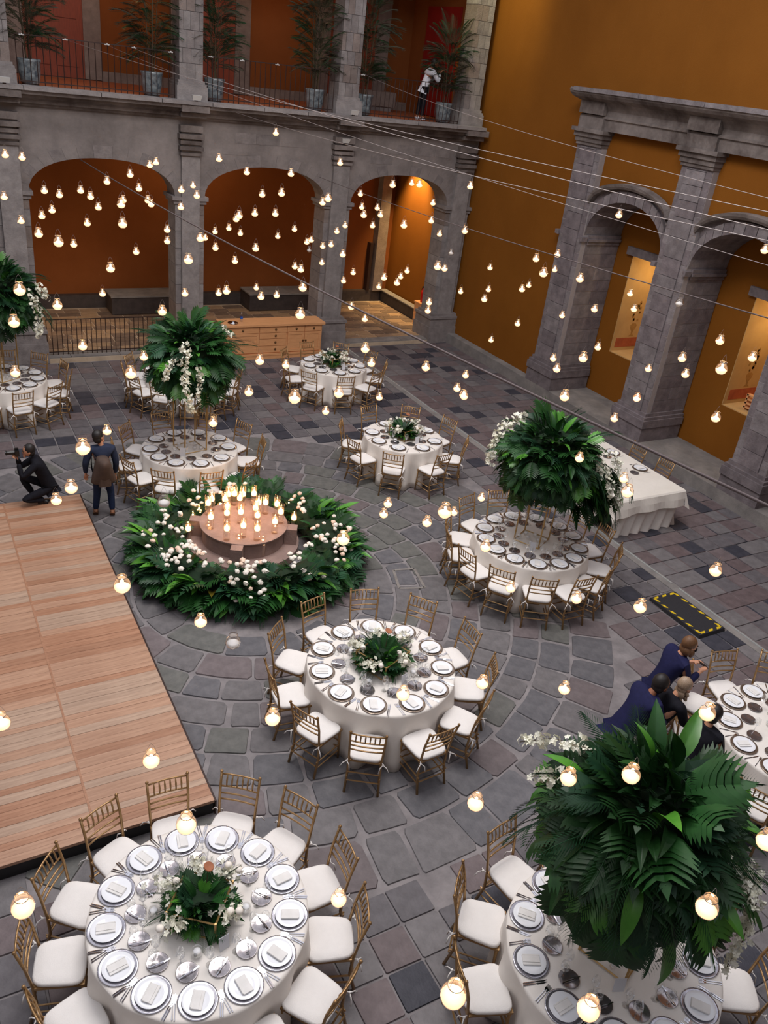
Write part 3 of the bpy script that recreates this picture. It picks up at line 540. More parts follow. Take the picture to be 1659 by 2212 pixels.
for k, (a, c_) in enumerate(NI):
    b = MB(); b.box((16.9, a-.02, 1.3), (17.0, c_+.02, 3.9)); b.box((15.32, a, 1.40), (16.95, c_, 1.44))
    b.box((15.305, a-.04, 1.42), (16.94, a+.012, 3.8)); b.box((15.305, c_-.012, 1.42), (16.94, c_+.04, 3.8)); b.box((15.305, a, 3.785), (16.94, c_, 3.82))
    n_ = struct(b, 'window_%d' % (k+1), CREAM, 'deep lit window recess with a painted jamb behind the right arcade')
    b = MB(); b.box((15.42, c_-.017, 1.53), (16.9, c_-.010, 1.76)); b.build('painted_band', FRIEZE, n_)
    fresco(15.90, c_-.0125).build('painted_urn', FRESCO, n_, label='ochre painted urn with flowers')
    b = MB(); b.box((15.22, a-.25, 3.80), (15.32, c_+.15, 3.99)); b.build('lintel', RBLOCK[1], n_, label='grey stone lintel')
t = thing('wooden_rack', 'slatted wooden rack on the sill of the right niche', 'rack', (15.75, 10.55, 1.44))
for k in range(4):
    v = MB(); v.box((-.2, -.5, .05+k*.09), (.12-.07*k, .35, .08+k*.09)); v.build('slat', BUFF, t)
for sy in (-.45, .3):
    v = MB(); v.box((-.2, sy, 0), (-.15, sy+.04, .36)); v.build('upright', BUFF, t)
def rpier(y0, y1, label):
    root = thing('arcade_pier', label, 'pillar', (0, 0, 0))
    # built along x as depth: swap axes
    def bb(x0, x1, ya, yb, z0, z1): v = MB(); v.box((x0, ya, z0), (x1, yb, z1)); return v
    bb(14.09, 15.28, y0-.001, y1+.001, .9, 6.05).build('pillar_core', RJOINT, root)
    z = .92; k = 0
    while z < 6.03:
        h = rnd.uniform(.27, .36); h = min(h, 6.05-z); 
        if 6.05-z-h < .12: h = 6.05-z
        if h < .05: break
        mid = y0+(y1-y0)*(.5+rnd.uniform(-.12, .12)) if k % 2 else None
        spans = [(y0, y1)] if mid is None else [(y0, mid), (mid, y1)]
        for a, c_ in spans: bb(14.078+rnd.uniform(0, .008), 14.22, a+.007, c_-.007, z+.007, z+h-.007).build('stone_block', rnd.choice(RBLOCK), root)
        if z < 4.0:
            sp = 14.22+1.06*(.45+rnd.uniform(-.1, .1)) if k % 2 else 14.22+1.06*(.7+rnd.uniform(-.1, .1))
            for a, c_ in ((14.225, sp), (sp, 15.27)):
                bb(a+.006, c_-.006, y0-.010, y1+.010, z+.006, z+h-.006).build('side_block', rnd.choice(RBLOCK), root)
        z += h; k += 1
    # centre fillet groove lines on the shaft front
    v = MB(); pass
    zz = .95
    while zz < 5.98:
        hh = min(rnd.uniform(.28, .42), 6.0-zz); q = MB(); q.box((14.05+rnd.uniform(0, .006), y0+.16, zz+.005), (14.108, y1-.16, zz+hh-.005)); q.build('pilaster_stone', rnd.choice(RBLOCK), root); zz += hh
    v = MB()
    for z0_, z1_, p in ((.28, .62, .10), (.62, .80, .13), (.80, .87, .10), (.87, .95, .05)):
        v.box((14.10-p, y0-p*.8, z0_), (15.24, y1+p*.8, z1_))
    v.build('pier_base', RBLOCK[1], root)
    v = MB()
    for z0_, z1_, p in ((6.03, 6.10, .02), (6.10, 6.20, .05), (6.20, 6.30, .09), (6.30, 6.38, .15)):
        v.box((14.06-p, y0-p*.8, z0_), (14.3, y1+p*.8, z1_))
    v.build('capital', MOULD, root)
    v = MB()
    for z0_, z1_, p in ((3.92, 4.0, .04), (4.0, 4.06, .08), (4.06, 4.14, .05)):
        v.box((14.24, y0-p, z0_), (15.26, y1+p, z1_))
    v.box((14.02, y0-.06, 4.0), (14.2, y0+.02, 4.1)); v.box((14.02, y1-.02, 4.0), (14.2, y1+.1, 4.1))
    v.build('impost', RBLOCK[1], root)
rpier(15.43, 16.27, 'grey stone pier carrying the left end of the right arcade entablature')
rpier(12.17, 13.0, 'grey stone pier between the two right arcade arches')
rpier(8.90, 9.72, 'grey stone pier at the right edge of the photo')
for k, (a, b_, zs, za) in enumerate(ARO):
    if k == 0: continue
    root = thing('stone_arch', ['hidden', 'grey stone arch with hood moulding at the right edge', 'grey stone arch with hood moulding between the two right piers'][k], 'arch', (0, 0, 0))
    inn = arch_curve(a, b_, zs, za, 15, 2.1); cx = (a+b_)/2; hw = (b_-a)/2+.02
    hood = lambda y: 4.93+.47*math.sqrt(max(0, 1-((y-cx)/hw)**2))**1.15
    for i in range(15):
        (ya, z_a), (yb, z_b) = inn[i], inn[i+1]
        # radial outer points
        def outp(y, z):
            return (cx+(y-cx)*1.0, z+.235) if abs(y-cx) > hw*.98 else (cx+(y-cx)*(1.02), min(z+.24, hood(y)))
        oa, ob = outp(ya, z_a), outp(yb, z_b)
        q = [(ya, z_a), (yb, z_b), ob, oa]; my = sum(p[0] for p in q)/4; mz = sum(p[1] for p in q)/4
        q = [(my+(p[0]-my)*.93, mz+(p[1]-mz)*.975) for p in q]
        v = MB(); v.add([(14.12, p[0], p[1]) for p in q]+[(15.28, p[0], p[1]) for p in q], [(3, 2, 1, 0), (4, 5, 6, 7), (0, 1, 5, 4), (1, 2, 6, 5), (2, 3, 7, 6), (3, 0, 4, 7)])
        v.build('arch_stone', RBLOCK[i % 2], root)
    # spandrel fill + hood
    n = 20; ys = [a-.02+(b_-a+.04)*i/n for i in range(n+1)]
    v = MB(); vs = []
    for y_ in ys:
        t_ = (y_-cx)/((b_-a)/2); zi = zs+(za-zs)*max(0, 1-abs(t_)**2.1)**(1/2.1)+.2 if abs(t_) < 1 else zs
        vs += [(14.18, y_, min(zi, hood(y_))), (14.18, y_, hood(y_))]
    v.add(vs, [(2*i+1, 2*i+3, 2*i+2, 2*i)[::-1] for i in range(n)]); v.build('arch_spandrel', RBLOCK[1], root)
    v = MB(); vs = []
    for y_ in ys:
        h_ = hood(y_); vs += [(14.2, y_, h_-.09), (14.04, y_, h_-.08), (14.0, y_, h_-.03), (13.98, y_, h_+.03), (14.2, y_, h_+.05)]
    fs = [(5*i+j, 5*i+j+1, 5*i+5+j+1, 5*i+5+j) for i in range(n) for j in range(4)]
    v.add(vs, fs); v.build('hood_moulding', MOULD, root)
# entablature
b = MB()
prof = [(14.26, 6.38), (14.04, 6.38), (14.03, 6.60), (13.99, 6.62), (13.99, 6.66), (14.04, 6.68), (14.05, 6.78), (14.0, 6.86), (13.94, 6.93), (13.86, 6.96), (13.76, 7.0), (13.70, 7.06), (13.68, 7.13), (13.70, 7.165), (14.26, 7.19)]
n = len(prof); ys = [-5, 16.22]
b.add([(x, y_ if y_ < 0 else y_+(14.04-x)*.6, z) for y_ in ys for x, z in prof], [(n+i, n+i+1, i+1, i) for i in range(n-1)]+[tuple(range(n)), tuple(range(n, 2*n))[::-1]])
EN = struct(b, 'trim_5', MOULD, 'heavy stone entablature over the right arcade')
for y0, y1 in ((15.43, 16.27), (12.17, 13.0), (8.9, 9.72)):
    v = MB(); v.box((13.97, y0+.02, 6.38), (14.1, y1-.02, 6.62)); v.box((13.92, y0+.02, 6.68), (14.1, y1-.02, 6.93)); v.build('entablature_break', MOULD, EN)
y_ = 16.3
while y_ > 2:
    wd = rnd.uniform(1.4, 2.1); v = MB(); v.box((13.66, y_-wd+.008, 7.10), (13.82, y_-.008, 7.185)); v.build('cornice_stone', RBLOCK[0], EN); y_ -= wd
# courtyard sides behind the camera
b = MB(); b.box((-9.3, -5, 0), (-9, 24.9, 12)); struct(b, 'wall_left', FAC, 'grey courtyard wall out of frame on the left')
b = MB(); b.box((-9.3, -5.3, 0), (15.3, -5, 12)); struct(b, 'wall_near', FAC, 'grey courtyard wall behind the viewpoint')
b = MB(); b.box((-9, 20.45, 9.95), (14.25, 20.7, 12)); struct(b, 'wall_far_parapet', FAC, 'parapet wall above the upper gallery')

# ================================================================== DANCE FLOOR
t = thing('dance_floor', 'wooden dance floor platform of pine boards at the left', 'dance floor', (0, 0, 0))
b = MB(); b.box((-3.2, 5.97, 0), (2.07, 13.08, .165)); b.build('platform_body', DECKDARK, t)
XS = [-1.57, -.34, .89, 2.08]
y = 5.95
while y < 13.07:
    wd = rnd.choice((.085, .10, .12, .14)); e = min(y+wd, 13.1)
    for a, c_ in zip(XS[:-1], XS[1:]):
        if a < -1 and y > 9: continue
        v = MB(); v.box((-(c_-a)/2+.004, -(e-y)/2+.0015, 0), ((c_-a)/2-.004, (e-y)/2-.0015, .035+rnd.uniform(-.002, .001)))
        inst(v.mesh('deck_board', rnd.choice((DECK[0], DECK[0], DECK[1], DECK[2]) if 8.1 > y or y > 9.4 else (DECK[1], DECK[1], DECK[0]))), 'deck_board', t, Matrix.Translation(((a+c_)/2, (y+e)/2, .165)))
    y = e
for x_ in (.89, -.34):
    v = MB(); v.box((x_-.012, 5.95, .19), (x_+.012, 13.1, .203)); v.build('joint_strip', DECK[1], t)
v = MB(); v.box((2.08, 5.95, 0), (2.10, 13.1, .19)); v.build('edge_trim', IRON, t)

# ================================================================== CHAIR
def chair_parts():
    P = []
    bar = lambda pts, r, n=6, r2=None: MB().tube(pts, r, n, r2)
    sw, bw, d = .20, .18, .19
    fl_ = bar([(sw-.01, d, 0), (sw-.02, d-.01, .43)], .012, 6, .016); P.append(('leg', fl_.mesh('leg', GOLD, True), None))
    P.append(('leg', bar([(-sw+.01, d, 0), (-sw+.02, d-.01, .43)], .012, 6, .016).mesh('leg', GOLD, True), None))
    for s_ in (1, -1):
        P.append(('leg', bar([(s_*(bw+.01), -d-.05, 0), (s_*bw, -d+.01, .25), (s_*bw, -d, .45), (s_*(bw+.008), -d-.035, .70), (s_*(bw+.012), -d-.09, .92)], .0155, 7, .0125).ball((s_*(bw+.012), -d-.092, .93), .018, 6, 4).mesh('leg', GOLD, True), None))
    P.append(('seat_frame', MB().prism([(sw+.005, d+.01), (-sw-.005, d+.01), (-bw-.01, -d-.005), (bw+.01, -d-.005)], .425, .448).mesh('seat_frame', GOLD), None))
    # cushion: rounded trapezoid pillow
    c_ = MB(); rings = [(.0, .0, .93), (.0, .012, 1.0), (.0, .034, 1.0), (0, .046, .93), (0, .052, .6)]
    out = []
    for q in range(24):
        a = 2*PI*q/24; cx_, sy_ = math.cos(a), math.sin(a); e = .42
        x_ = math.copysign(abs(cx_)**e, cx_); y_ = math.copysign(abs(sy_)**e, sy_); wdt = .205+.018*y_
        out.append((x_*wdt, y_*.205))
    vs = [(x_*k, y_*k, .448+z) for _, z, k in rings for x_, y_ in out]; n = 24
    fs = [(i*n+j, i*n+(j+1) % n, (i+1)*n+(j+1) % n, (i+1)*n+j) for i in range(4) for j in range(n)]+[tuple(range(n))[::-1], tuple(range(4*n, 5*n))]
    c_.add(vs, fs); P.append(('cushion', c_.mesh('cushion', CUSH, True), 'ivory seat cushion'))
    for s_ in (1, -1):
        k = MB(); k.tube([(s_*.185, -.19, .47), (s_*.20, -.225, .46), (s_*.24, -.25, .45), (s_*.27, -.26, .40)], .006, 4)
        k.tube([(s_*.20, -.225, .46), (s_*.17, -.26, .44), (s_*.16, -.27, .37)], .006, 4); k.ball((s_*.20, -.225, .46), .014, 5, 4)
        P.append(('cushion_tie', k.mesh('cushion_tie', CUSH, True), 'white bow tie at the back post'))
    def yb(z): return -d-.035-(z-.70)*.25 if z > .7 else -d-.035*(z-.45)/.25
    for z in (.905, .775, .70, .63):
        w_ = bw+.01; P.append(('back_rail' if z < .9 else 'top_rail', bar([(-w_, yb(z), z), (-w_*.5, yb(z)-.012, z), (0, yb(z)-.016, z), (w_*.5, yb(z)-.012, z), (w_, yb(z), z)], .0095, 5).mesh('back_rail', GOLD, True), None))
    sp = bar([(0, 0, .775), (0, -.008, .84), (0, yb(.9)-yb(.775), .905)], [.006, .010, .006], 5)
    me = sp.mesh('spindle', GOLD, True)
    for i in range(6):
        x_ = (i-2.5)*.052; P.append(('spindle', me, None, T(x_, yb(.775)-.014+abs(x_)*.05, 0)))
    st = []
    for z in (.13, .22):
        P.append(('stretcher', bar([(sw-.012, d-.004, z), (bw+.004, -d-.03, z)], .009, 5).mesh('stretcher', GOLD), None))
        P.append(('stretcher', bar([(-sw+.012, d-.004, z), (-bw-.004, -d-.03, z)], .009, 5).mesh('stretcher', GOLD), None))
    for z, yy, ww in ((.17, d-.004, sw-.012), (.27, d-.006, sw-.015), (.17, -d-.03, bw), (.27, -d-.005, bw)):
        P.append(('stretcher', bar([(-ww, yy, z), (ww, yy, z)], .009, 5).mesh('stretcher', GOLD), None))
    return P
CH = chair_parts()
def join_meshes(parts, name, mats):
    mb = MB()
    for p in parts:
        me = p[1]; mx = p[3] if len(p) > 3 else Matrix.Identity(4)
        mb.merge([v.co for v in me.vertices], [tuple(f.vertices) for f in me.polygons], mx)
    return mb.mesh(name, mats, True)
CHF = [p for p in CH if p[0] in ('leg', 'seat_frame', 'cushion')]+[('backrest', join_meshes([p for p in CH if p[0] in ('top_rail', 'back_rail', 'spindle')], 'backrest', GOLD), None),
      ('stretcher_set', join_meshes([p for p in CH if p[0] == 'stretcher'], 'stretcher_set', GOLD), None)]+[p for p in CH if p[0] == 'cushion_tie']
def chair(x, y, face, label, group, near=True):
    t = thing('gold_spindle_chair', label, 'chair', (x, y, 0.001), face-PI/2, group)
    for p in (CH if near else CHF):
        inst(p[1], p[0], t, p[3] if len(p) > 3 else None, label=p[2])
    return t

# ================================================================== TABLEWARE PROTOTYPES
def disc(prof, name, mt, n=24, smooth=True): return MB().lathe(prof, n, cap0=True, cap1=True).mesh(name, mt, smooth)
def charger_me(mt, name):
    b = MB(); b.lathe([(.09, 0), (.145, .004), (.155, .009), (.154, .012), (.142, .010), (.09, .006), (.001, .005)], 28, cap0=True)
    for k in range(40): b.ball((.152*math.cos(2*PI*k/40), .152*math.sin(2*PI*k/40), .010), .0045, 4, 3)
    return b.mesh(name, mt, True)
M_CH = charger_me(CHARGER, 'charger'); M_CHW = charger_me(CHARGERW, 'charger')
M_PL = disc([(.07, .008), (.115, .016), (.125, .022), (.122, .0235), (.08, .013), (.001, .012)], 'dinner_plate', PORC, 28)
def napkin_me():
    b = MB(); b.box((-.042, -.075, 0), (.042, .072, .006)); b.box((-.040, -.078, .006), (.041, .07, .012)); b.tube([(-.042, -.07, .012), (-.042, .07, .012)], .008, 6)
    b.box((-.04, -.078, .012), (.02, .066, .017)); return b.mesh('napkin', NAPKIN)
M_NAP = napkin_me()
def knife_me():
    b = MB(); b.tube([(0, -.11, .003), (0, -.03, .004), (0, .0, .003)], [.0055, .0065, .004], 5); b.add([(-.004, 0, .003), (.007, .01, .003), (.008, .07, .003), (-.004, .105, .003)], [(0, 1, 2, 3)]); b.add([(-.004, 0, .001), (.007, .01, .001), (.008, .07, .001), (-.004, .105, .001)], [(3, 2, 1, 0)]); return b.mesh('knife', SILVER)
def fork_me():
    b = MB(); b.tube([(0, -.10, .003), (0, -.02, .003), (0, .03, .004)], [.0055, .003, .003], 5); b.add([(-.003, .03, .004), (-.011, .05, .006), (-.011, .065, .006), (.011, .065, .006), (.011, .05, .006), (.003, .03, .004)], [(0, 5, 4, 3, 2, 1)])
    for k in range(4): b.box((-.0105+k*.006, .065, .004), (-.0075+k*.006, .095, .006))
    return b.mesh('fork', SILVER)
def bread_me():
    b = MB(); b.lathe([(.05, 0), (.083, .008), (.088, .014), (.084, .014), (.05, .005), (.001, .004)], 20, cap0=True)
    return b.mesh('bread_plate', PLATEGLASS, True)
def butter_me():
    b = MB(); b.tube([(-.04, -.02, .017), (.04, .07, .018)], .0045, 5); b.add([(-.04, -.02, .017), (-.05, -.015, .017), (-.08, -.06, .017), (-.07, -.066, .017)], [(0, 1, 2, 3)]); return b.mesh('butter_knife', SILVER)
M_KN, M_FK, M_BR, M_BK = knife_me(), fork_me(), bread_me(), butter_me()
def glass_me(h, r, name):
    b = MB(); b.lathe([(.001, 0), (.032, .002), (.004, .008), (.0035, h*.45), (r*.55, h*.5), (r, h*.68), (r*.82, h)], 10); return b.mesh(name, GLASS, True)
M_WG, M_WT = glass_me(.20, .038, 'wine_glass'), glass_me(.17, .042, 'water_goblet')
M_WX = MB().tube([(0, 0, .05), (0, 0, .075)], .001, 3)
def cloth(name, label, x, y, r, folds, seed, group=None):
    rr = random.Random(seed); n = 120; b = MB(); vs = []; H = .765
    ph = [rr.uniform(0, 6) for _ in range(4)]
    lev = [(0, .6, H+.0), (0, .97, H), (0, 1.0, H-.004), (.03, 1.006, H-.03), (.12, 1.012, .66), (.35, 1.018, .50), (.6, 1.03, .32), (.85, 1.045, .14), (1, 1.055, .012)]
    for t_, k, z in lev:
        for j in range(n):
            a = 2*PI*j/n
            f = math.sin(folds*a+ph[0]+.5*math.sin(3*a+ph[1])); f2 = math.sin((folds*.5+2)//1*a+ph[2])
            off = t_**.9*(.075*abs(f)**.8*math.copysign(1, f)+.03*f2)-.015*t_
            vs.append((r*k*math.cos(a)+off*math.cos(a), r*k*math.sin(a)+off*math.sin(a), z))
    fs = [(i*n+j, i*n+(j+1) % n, (i+1)*n+(j+1) % n, (i+1)*n+j)[::-1] for i in range(len(lev)-1) for j in range(n)]+[tuple(range(n))]
    b.add(vs, fs); o = b.build(name, CLOTH, smooth=True); o.location = (x, y, 0)
    o.modifiers.new('thickness', 'SOLIDIFY').thickness = .003
    return tag(o, label, 'tablecloth', group)
TABLES = [
 # name phrase, x, y, r, chair/setting angles, near, glasses
 ('foreground left table', 1.421, 4.369, .905, [2+27.7*i for i in range(13)], 1),
 ('central flower table', 4.407, 6.701, .905, [5, 38.5, 71, 103, 137, 170.5, 203, 235, 270, 302, 333.5], 1),
 ('right tall-foliage table', 8.166, 8.608, .915, [15.5, 46, 77.5, 106, 135, 161.5, 187, 213, 240, 267, 293, 320, 349.5], 1),
 ('foreground right table', 4.48, 2.64, .91, [0.4+32.73*i for i in range(11)], 1),
 ('table behind the candle wreath', 4.028, 13.257, .835, [23, 60, 97.5, 134, 171, 202.5, 233, 268.5, 305.5, 348], 0),
 ('flower table beside the gutter', 8.165, 12.767, .778, [10.5, 54, 96.4, 150, 190, 231, 276.5, 320], 0),
 ('farthest flower table', 8.612, 16.934, .776, [16, 56, 97, 138, 180, 217, 258, 297, 337], 0),
 ('table behind the left foliage ball', 5.05, 17.12, .80, [20+30*i for i in range(12)], 0),
 ('far left edge table', 1.46, 17.35, .80, [16.6+32.7*i for i in range(11)], 0),
 ('right edge table', 8.44, 3.80, .93, [19.6+30*i for i in range(12)], 0),
]
def ordpos(i, n, t0=0):
    return 'the farthest one' if i == 0 else '%s counter-clockwise from the farthest' % ORD[i]
for ti, (nm, x, y, r, angs, near) in enumerate(TABLES):
    t = thing('round_table', 'round banquet table under floor-length ivory cloth, the %s' % nm, 'table', (x, y, 0))
    v = MB(); v.lathe([(.001, .725), (r-.02, .725), (r-.012, .735), (r-.02, .752), (.001, .752)], 32); v.build('tabletop', WOODTOP, t)
    for a in (45, 135, 225, 315):
        v = MB(); v.tube([(.45*math.cos(R(a)), .45*math.sin(R(a)), 0), (.4*math.cos(R(a)), .4*math.sin(R(a)), .72)], .018, 6); v.build('leg', IRON, t)
    cl = cloth('tablecloth', 'ivory floor-length tablecloth on the %s' % nm, x, y, r, 13, 30+ti)
    # start numbering at the chair nearest +y
    order = sorted(range(len(angs)), key=lambda i: (angs[i]-90+14) % 360)
    H = .7665
    sw = MB(); 
    for oi, i in enumerate(order):
        a = R(angs[i]); dx, dy = math.cos(a), math.sin(a); where = ordpos(oi, len(angs))
        cr = r+.205
        cx_, cy_ = x+cr*dx, y+cr*dy
        jit = R(rnd.uniform(-5, 5))
        if seen((cx_, cy_, .8), 110): chair(cx_, cy_, a+PI+jit, 'gold spindle-back chair, %s, %s' % (where, nm), 'chairs at the %s' % nm, near)
        if not seen((x+.75*dx, y+.75*dy, .8), 70): continue
        rz = a+PI/2   # local +y points to the centre
        def put(me, name, rad, tang, lab, cat, rzz=0, z=H):
            px = x+rad*dx-tang*dy; py = y+rad*dy+tang*dx
            o = inst(me, name, None, T(px, py, z, 0, 0, rz+rzz)); return tag(o, lab, cat, '%s settings on the %s' % (cat, nm))
        wh = where
        st = 2*PI/len(angs)
        put(M_CH if ti in (0, 3) else M_CHW, 'charger', r-.158, 0, 'silver beaded charger, %s, %s' % (wh, nm), 'charger')
        put(M_PL, 'dinner_plate', r-.158, 0, 'white dinner plate, %s, %s' % (wh, nm), 'plate')
        put(M_NAP, 'folded_napkin', r-.158, 0, 'pale folded napkin, %s, %s' % (wh, nm), 'napkin', rnd.uniform(-.25, .25), H+.0135)
        put(M_KN, 'dinner_knife', r-.125, .185, 'silver inner knife, %s, %s' % (wh, nm), 'knife')
        put(M_FK, 'dinner_fork', r-.125, -.168, 'silver fork, %s, %s' % (wh, nm), 'fork')
        rb = r-.39; ab = -st*.36*(r-.39)
        put(M_BR, 'bread_plate', rb, ab, 'smoky glass bread plate, %s, %s' % (wh, nm), 'plate', rnd.uniform(0, 6))
        if near:
            put(M_KN, 'fish_knife', r-.13, .168, 'silver outer knife, %s, %s' % (wh, nm), 'knife')
            put(M_FK, 'salad_fork', r-.13, -.187, 'silver outer fork, %s, %s' % (wh, nm), 'fork')
            put(M_BK, 'butter_knife', rb, ab, 'silver butter knife, %s, %s' % (wh, nm), 'knife', rnd.uniform(-.4, .4)+PI)
            put(M_WG, 'wine_glass', r-.44, .085, 'clear wine glass, %s, %s' % (wh, nm), 'glass')
            put(M_WT, 'water_goblet', r-.37, .155, 'clear water goblet, %s, %s' % (wh, nm), 'glass')
        elif oi % 2 == 0 or ti in (4, 5):
            put(M_WG, 'wine_glass', r-.42, .10, 'clear wine glass, %s, %s' % (wh, nm), 'glass')

# ================================================================== LONG TABLE
t = thing('long_table', 'rectangular banquet table by the right arcade', 'table', (0, 0, 0))
v = MB(); v.box((10.66, 9.28, .72), (12.24, 12.5, .75)); v.build('tabletop', WOODTOP, t)
for a, c_ in ((10.75, 9.4), (12.15, 9.4), (10.75, 12.4), (12.15, 12.4)):
    v = MB(); v.tube([(a, c_, 0), (a, c_, .72)], .02, 6); v.build('leg', IRON, t)
def rect_loop(x0, x1, y0, y1, off, n=44):
    pts = []
    for (ax, ay), (bx, by) in (((x0, y0), (x1, y0)), ((x1, y0), (x1, y1)), ((x1, y1), (x0, y1)), ((x0, y1), (x0, y0))):
        L_ = math.hypot(bx-ax, by-ay); m_ = int(n*L_)
        nx, ny = (by-ay)/L_, -(bx-ax)/L_
        for k in range(m_):
            f = k/m_; s_ = f*L_; edge = min(1, min(f, 1-f)*L_/.08)
            o = off(s_+ax*3+ay)*edge; pts.append((ax+(bx-ax)*f+nx*o, ay+(by-ay)*f+ny*o))
    return pts
b = MB()
L0 = rect_loop(10.65, 12.25, 9.27, 12.51, lambda s_: 0); L1 = rect_loop(10.63, 12.27, 9.25, 12.53, lambda s_: .012+.012*math.sin(s_*24)); L2 = rect_loop(10.60, 12.30, 9.22, 12.56, lambda s_: .03+.035*math.sin(s_*24+.4*math.sin(s_*5)))
n = len(L0); b.add([(x_, y_, z) for L_, z in ((L0, .752), (L1, .6), (L2, .012)) for x_, y_ in L_], [(i*n+j, (i+1)*n+j, (i+1)*n+(j+1) % n, i*n+(j+1) % n) for i in range(2) for j in range(n)])
o = b.build('pleated_skirt', CLOTH, smooth=True); tag(o, 'pleated ivory skirt around the long table', 'table skirt')
b = MB(); x0, x1, y0, y1 = 10.60, 12.30, 9.22, 12.56
o_ = .0
top = [(x0, y0), (x1, y0), (x1, y1), (x0, y1)]
b.add([(x_, y_, .764) for x_, y_ in top], [(0, 1, 2, 3)])
def flap(p, q, nrm, d1):
    m_ = 16; vs = []
    for k in range(m_+1):
        f = k/m_; x_ = p[0]+(q[0]-p[0])*f; y_ = p[1]+(q[1]-p[1])*f; wv = .012*math.sin(f*17)
        dd = d1*(1-.12*math.sin(f*PI))
        vs += [(x_, y_, .764), (x_+nrm[0]*.03, y_+nrm[1]*.03, .74), (x_+nrm[0]*(.07+wv), y_+nrm[1]*(.07+wv), .76-dd*.5), (x_+nrm[0]*(.10+wv*2), y_+nrm[1]*(.10+wv*2), .76-dd)]
    b.add(vs, [(4*i+j, 4*i+j+1, 4*i+4+j+1, 4*i+4+j) for i in range(m_) for j in range(3)])
flap((x0, y0), (x1, y0), (0, -1), .30); flap((x1, y0), (x1, y1), (1, 0), .26); flap((x0, y1), (x0, y0), (-1, 0), .26)
for (cx_, cy_), s_ in (((x0, y0), -1), ((x1, y0), 1)):
    b.add([(cx_, cy_, .764), (cx_, cy_-.10, .46), (cx_+s_*.13, cy_-.13, .38), (cx_+s_*.10, cy_, .50), (cx_, cy_-.03, .74), (cx_+s_*.03, cy_, .74)], [(0, 4, 1, 2), (0, 2, 3, 5)])
o = b.build('linen_overlay', CLOTHB, smooth=False); o.modifiers.new('thickness', 'SOLIDIFY').thickness = .002; tag(o, 'ivory linen overlay with hanging corners on the long table', 'tablecloth')
for k, (sx, sy) in enumerate(((12.08, 10.21), (12.05, 10.96))):
    lab = ['nearer the viewer', 'farther from the viewer'][k]
    for me, nm_, z_, dy_, cat in ((M_CHW, 'charger', .766, 0, 'charger'), (M_PL, 'dinner_plate', .766, 0, 'plate'), (M_NAP, 'folded_napkin', .7795, 0, 'napkin'), (M_KN, 'dinner_knife', .766, -.19, 'knife'), (M_FK, 'dinner_fork', .766, .19, 'fork')):
        tag(inst(me, nm_, None, T(sx, sy+dy_, z_, 0, 0, PI/2)), '%s on the long table, %s' % ({'charger': 'silver charger', 'plate': 'white dinner plate', 'napkin': 'folded pale napkin', 'knife': 'silver knife', 'fork': 'silver fork'}[cat], lab), cat)
    tag(inst(M_BR, 'bread_plate', None, T(sx-.27, sy-.13, .766)), 'glass bread plate on the long table, %s' % lab, 'plate')
for k, (cx_, cy_) in enumerate(((12.42, 10.12), (12.42, 10.86))):
    chair(cx_, cy_, PI, 'gold spindle-back chair on the arcade side of the long table, %s' % ['nearer the viewer', 'farther from the viewer'][k], 'chairs at the long table', True)
for k, (cx_, cy_, h) in enumerate(((11.35, 10.25, .22), (11.45, 10.05, .18), (11.28, 10.45, .2))):
    v = MB(); v.lathe([(.04, 0), (.055, .01), (.055, h)], 14, cap0=True); o = v.build('glass_vase', GLASS, smooth=True); o.location = (cx_, cy_, .766); tag(o, 'clear glass cylinder vase on the long table, %s' % ['middle one', 'nearest the viewer', 'farthest from the viewer'][k], 'vase')

# ================================================================== SIDEBOARD
t = thing('pine_sideboard', 'long honey pine sideboard with drawers between the gallery pillars', 'sideboard', (6.85, 19.68, 0))
Wd, Dp, Hh_ = 2.77, .58, .93
def bx(a, b_, mt, name, lab=None): v = MB(); v.box(a, b_); return v.build(name, mt, t, label=lab)
bx((.04, .03, .14), (Wd-.04, Dp, Hh_-.05), BUFF, 'carcass'); bx((0, -.01, 0), (Wd, Dp, .10), BUFF, 'plinth'); bx((.0, -.02, .10), (Wd, Dp, .15), BUFF, 'base_moulding')
v = MB(); v.box((-.03, -.04, Hh_-.05), (Wd+.03, Dp+.02, Hh_), ch=.02); v.build('worktop', BUFF, t)
def knob(parent, x_, z_):
    v = MB(); v.lathe([(.030, 0), (.030, .006), (.012, .012), (.018, .024), (.001, .030)], 10); v.xf(T(x_, -.002, z_, PI/2)); v.build('knob', BRASS, parent)
def front(a, c_, z0, z1, name, knobs):
    v = MB(); v.box((a+.008, .005, z0+.006), (c_-.008, .03, z1-.006)); 
    if name == 'door': 
        v = MB(); v.box((a+.008, .012, z0+.006), (c_-.008, .03, z1-.006))
        for q in ((a+.008, z0+.006, a+.07, z1-.006), (c_-.07, z0+.006, c_-.008, z1-.006), (a+.07, z0+.006, c_-.07, z0+.07), (a+.07, z1-.07, c_-.07, z1-.006)): v.box((q[0], .002, q[1]), (q[2], .012, q[3]))
    o = v.build(name, BUFF, t)
    for kx in knobs: knob(o, kx, (z0+z1)/2 if name != 'door' else z0+(z1-z0)*.55)
front(.06, .95, .70, .87, 'drawer', [.50]); front(.95, 1.72, .70, .87, 'drawer', [1.40]); front(1.72, 2.22, .70, .87, 'drawer', [1.98]); front(2.22, 2.70, .70, .87, 'drawer', [2.48])
front(.06, .95, .17, .70, 'door', []); 
for z0, z1 in ((.54, .70), (.35, .54), (.17, .35)): front(.95, 1.70, z0, z1, 'drawer', [1.40])
front(1.74, 2.22, .17, .70, 'door', [2.18]); front(2.22, 2.70, .17, .70, 'door', [2.26])
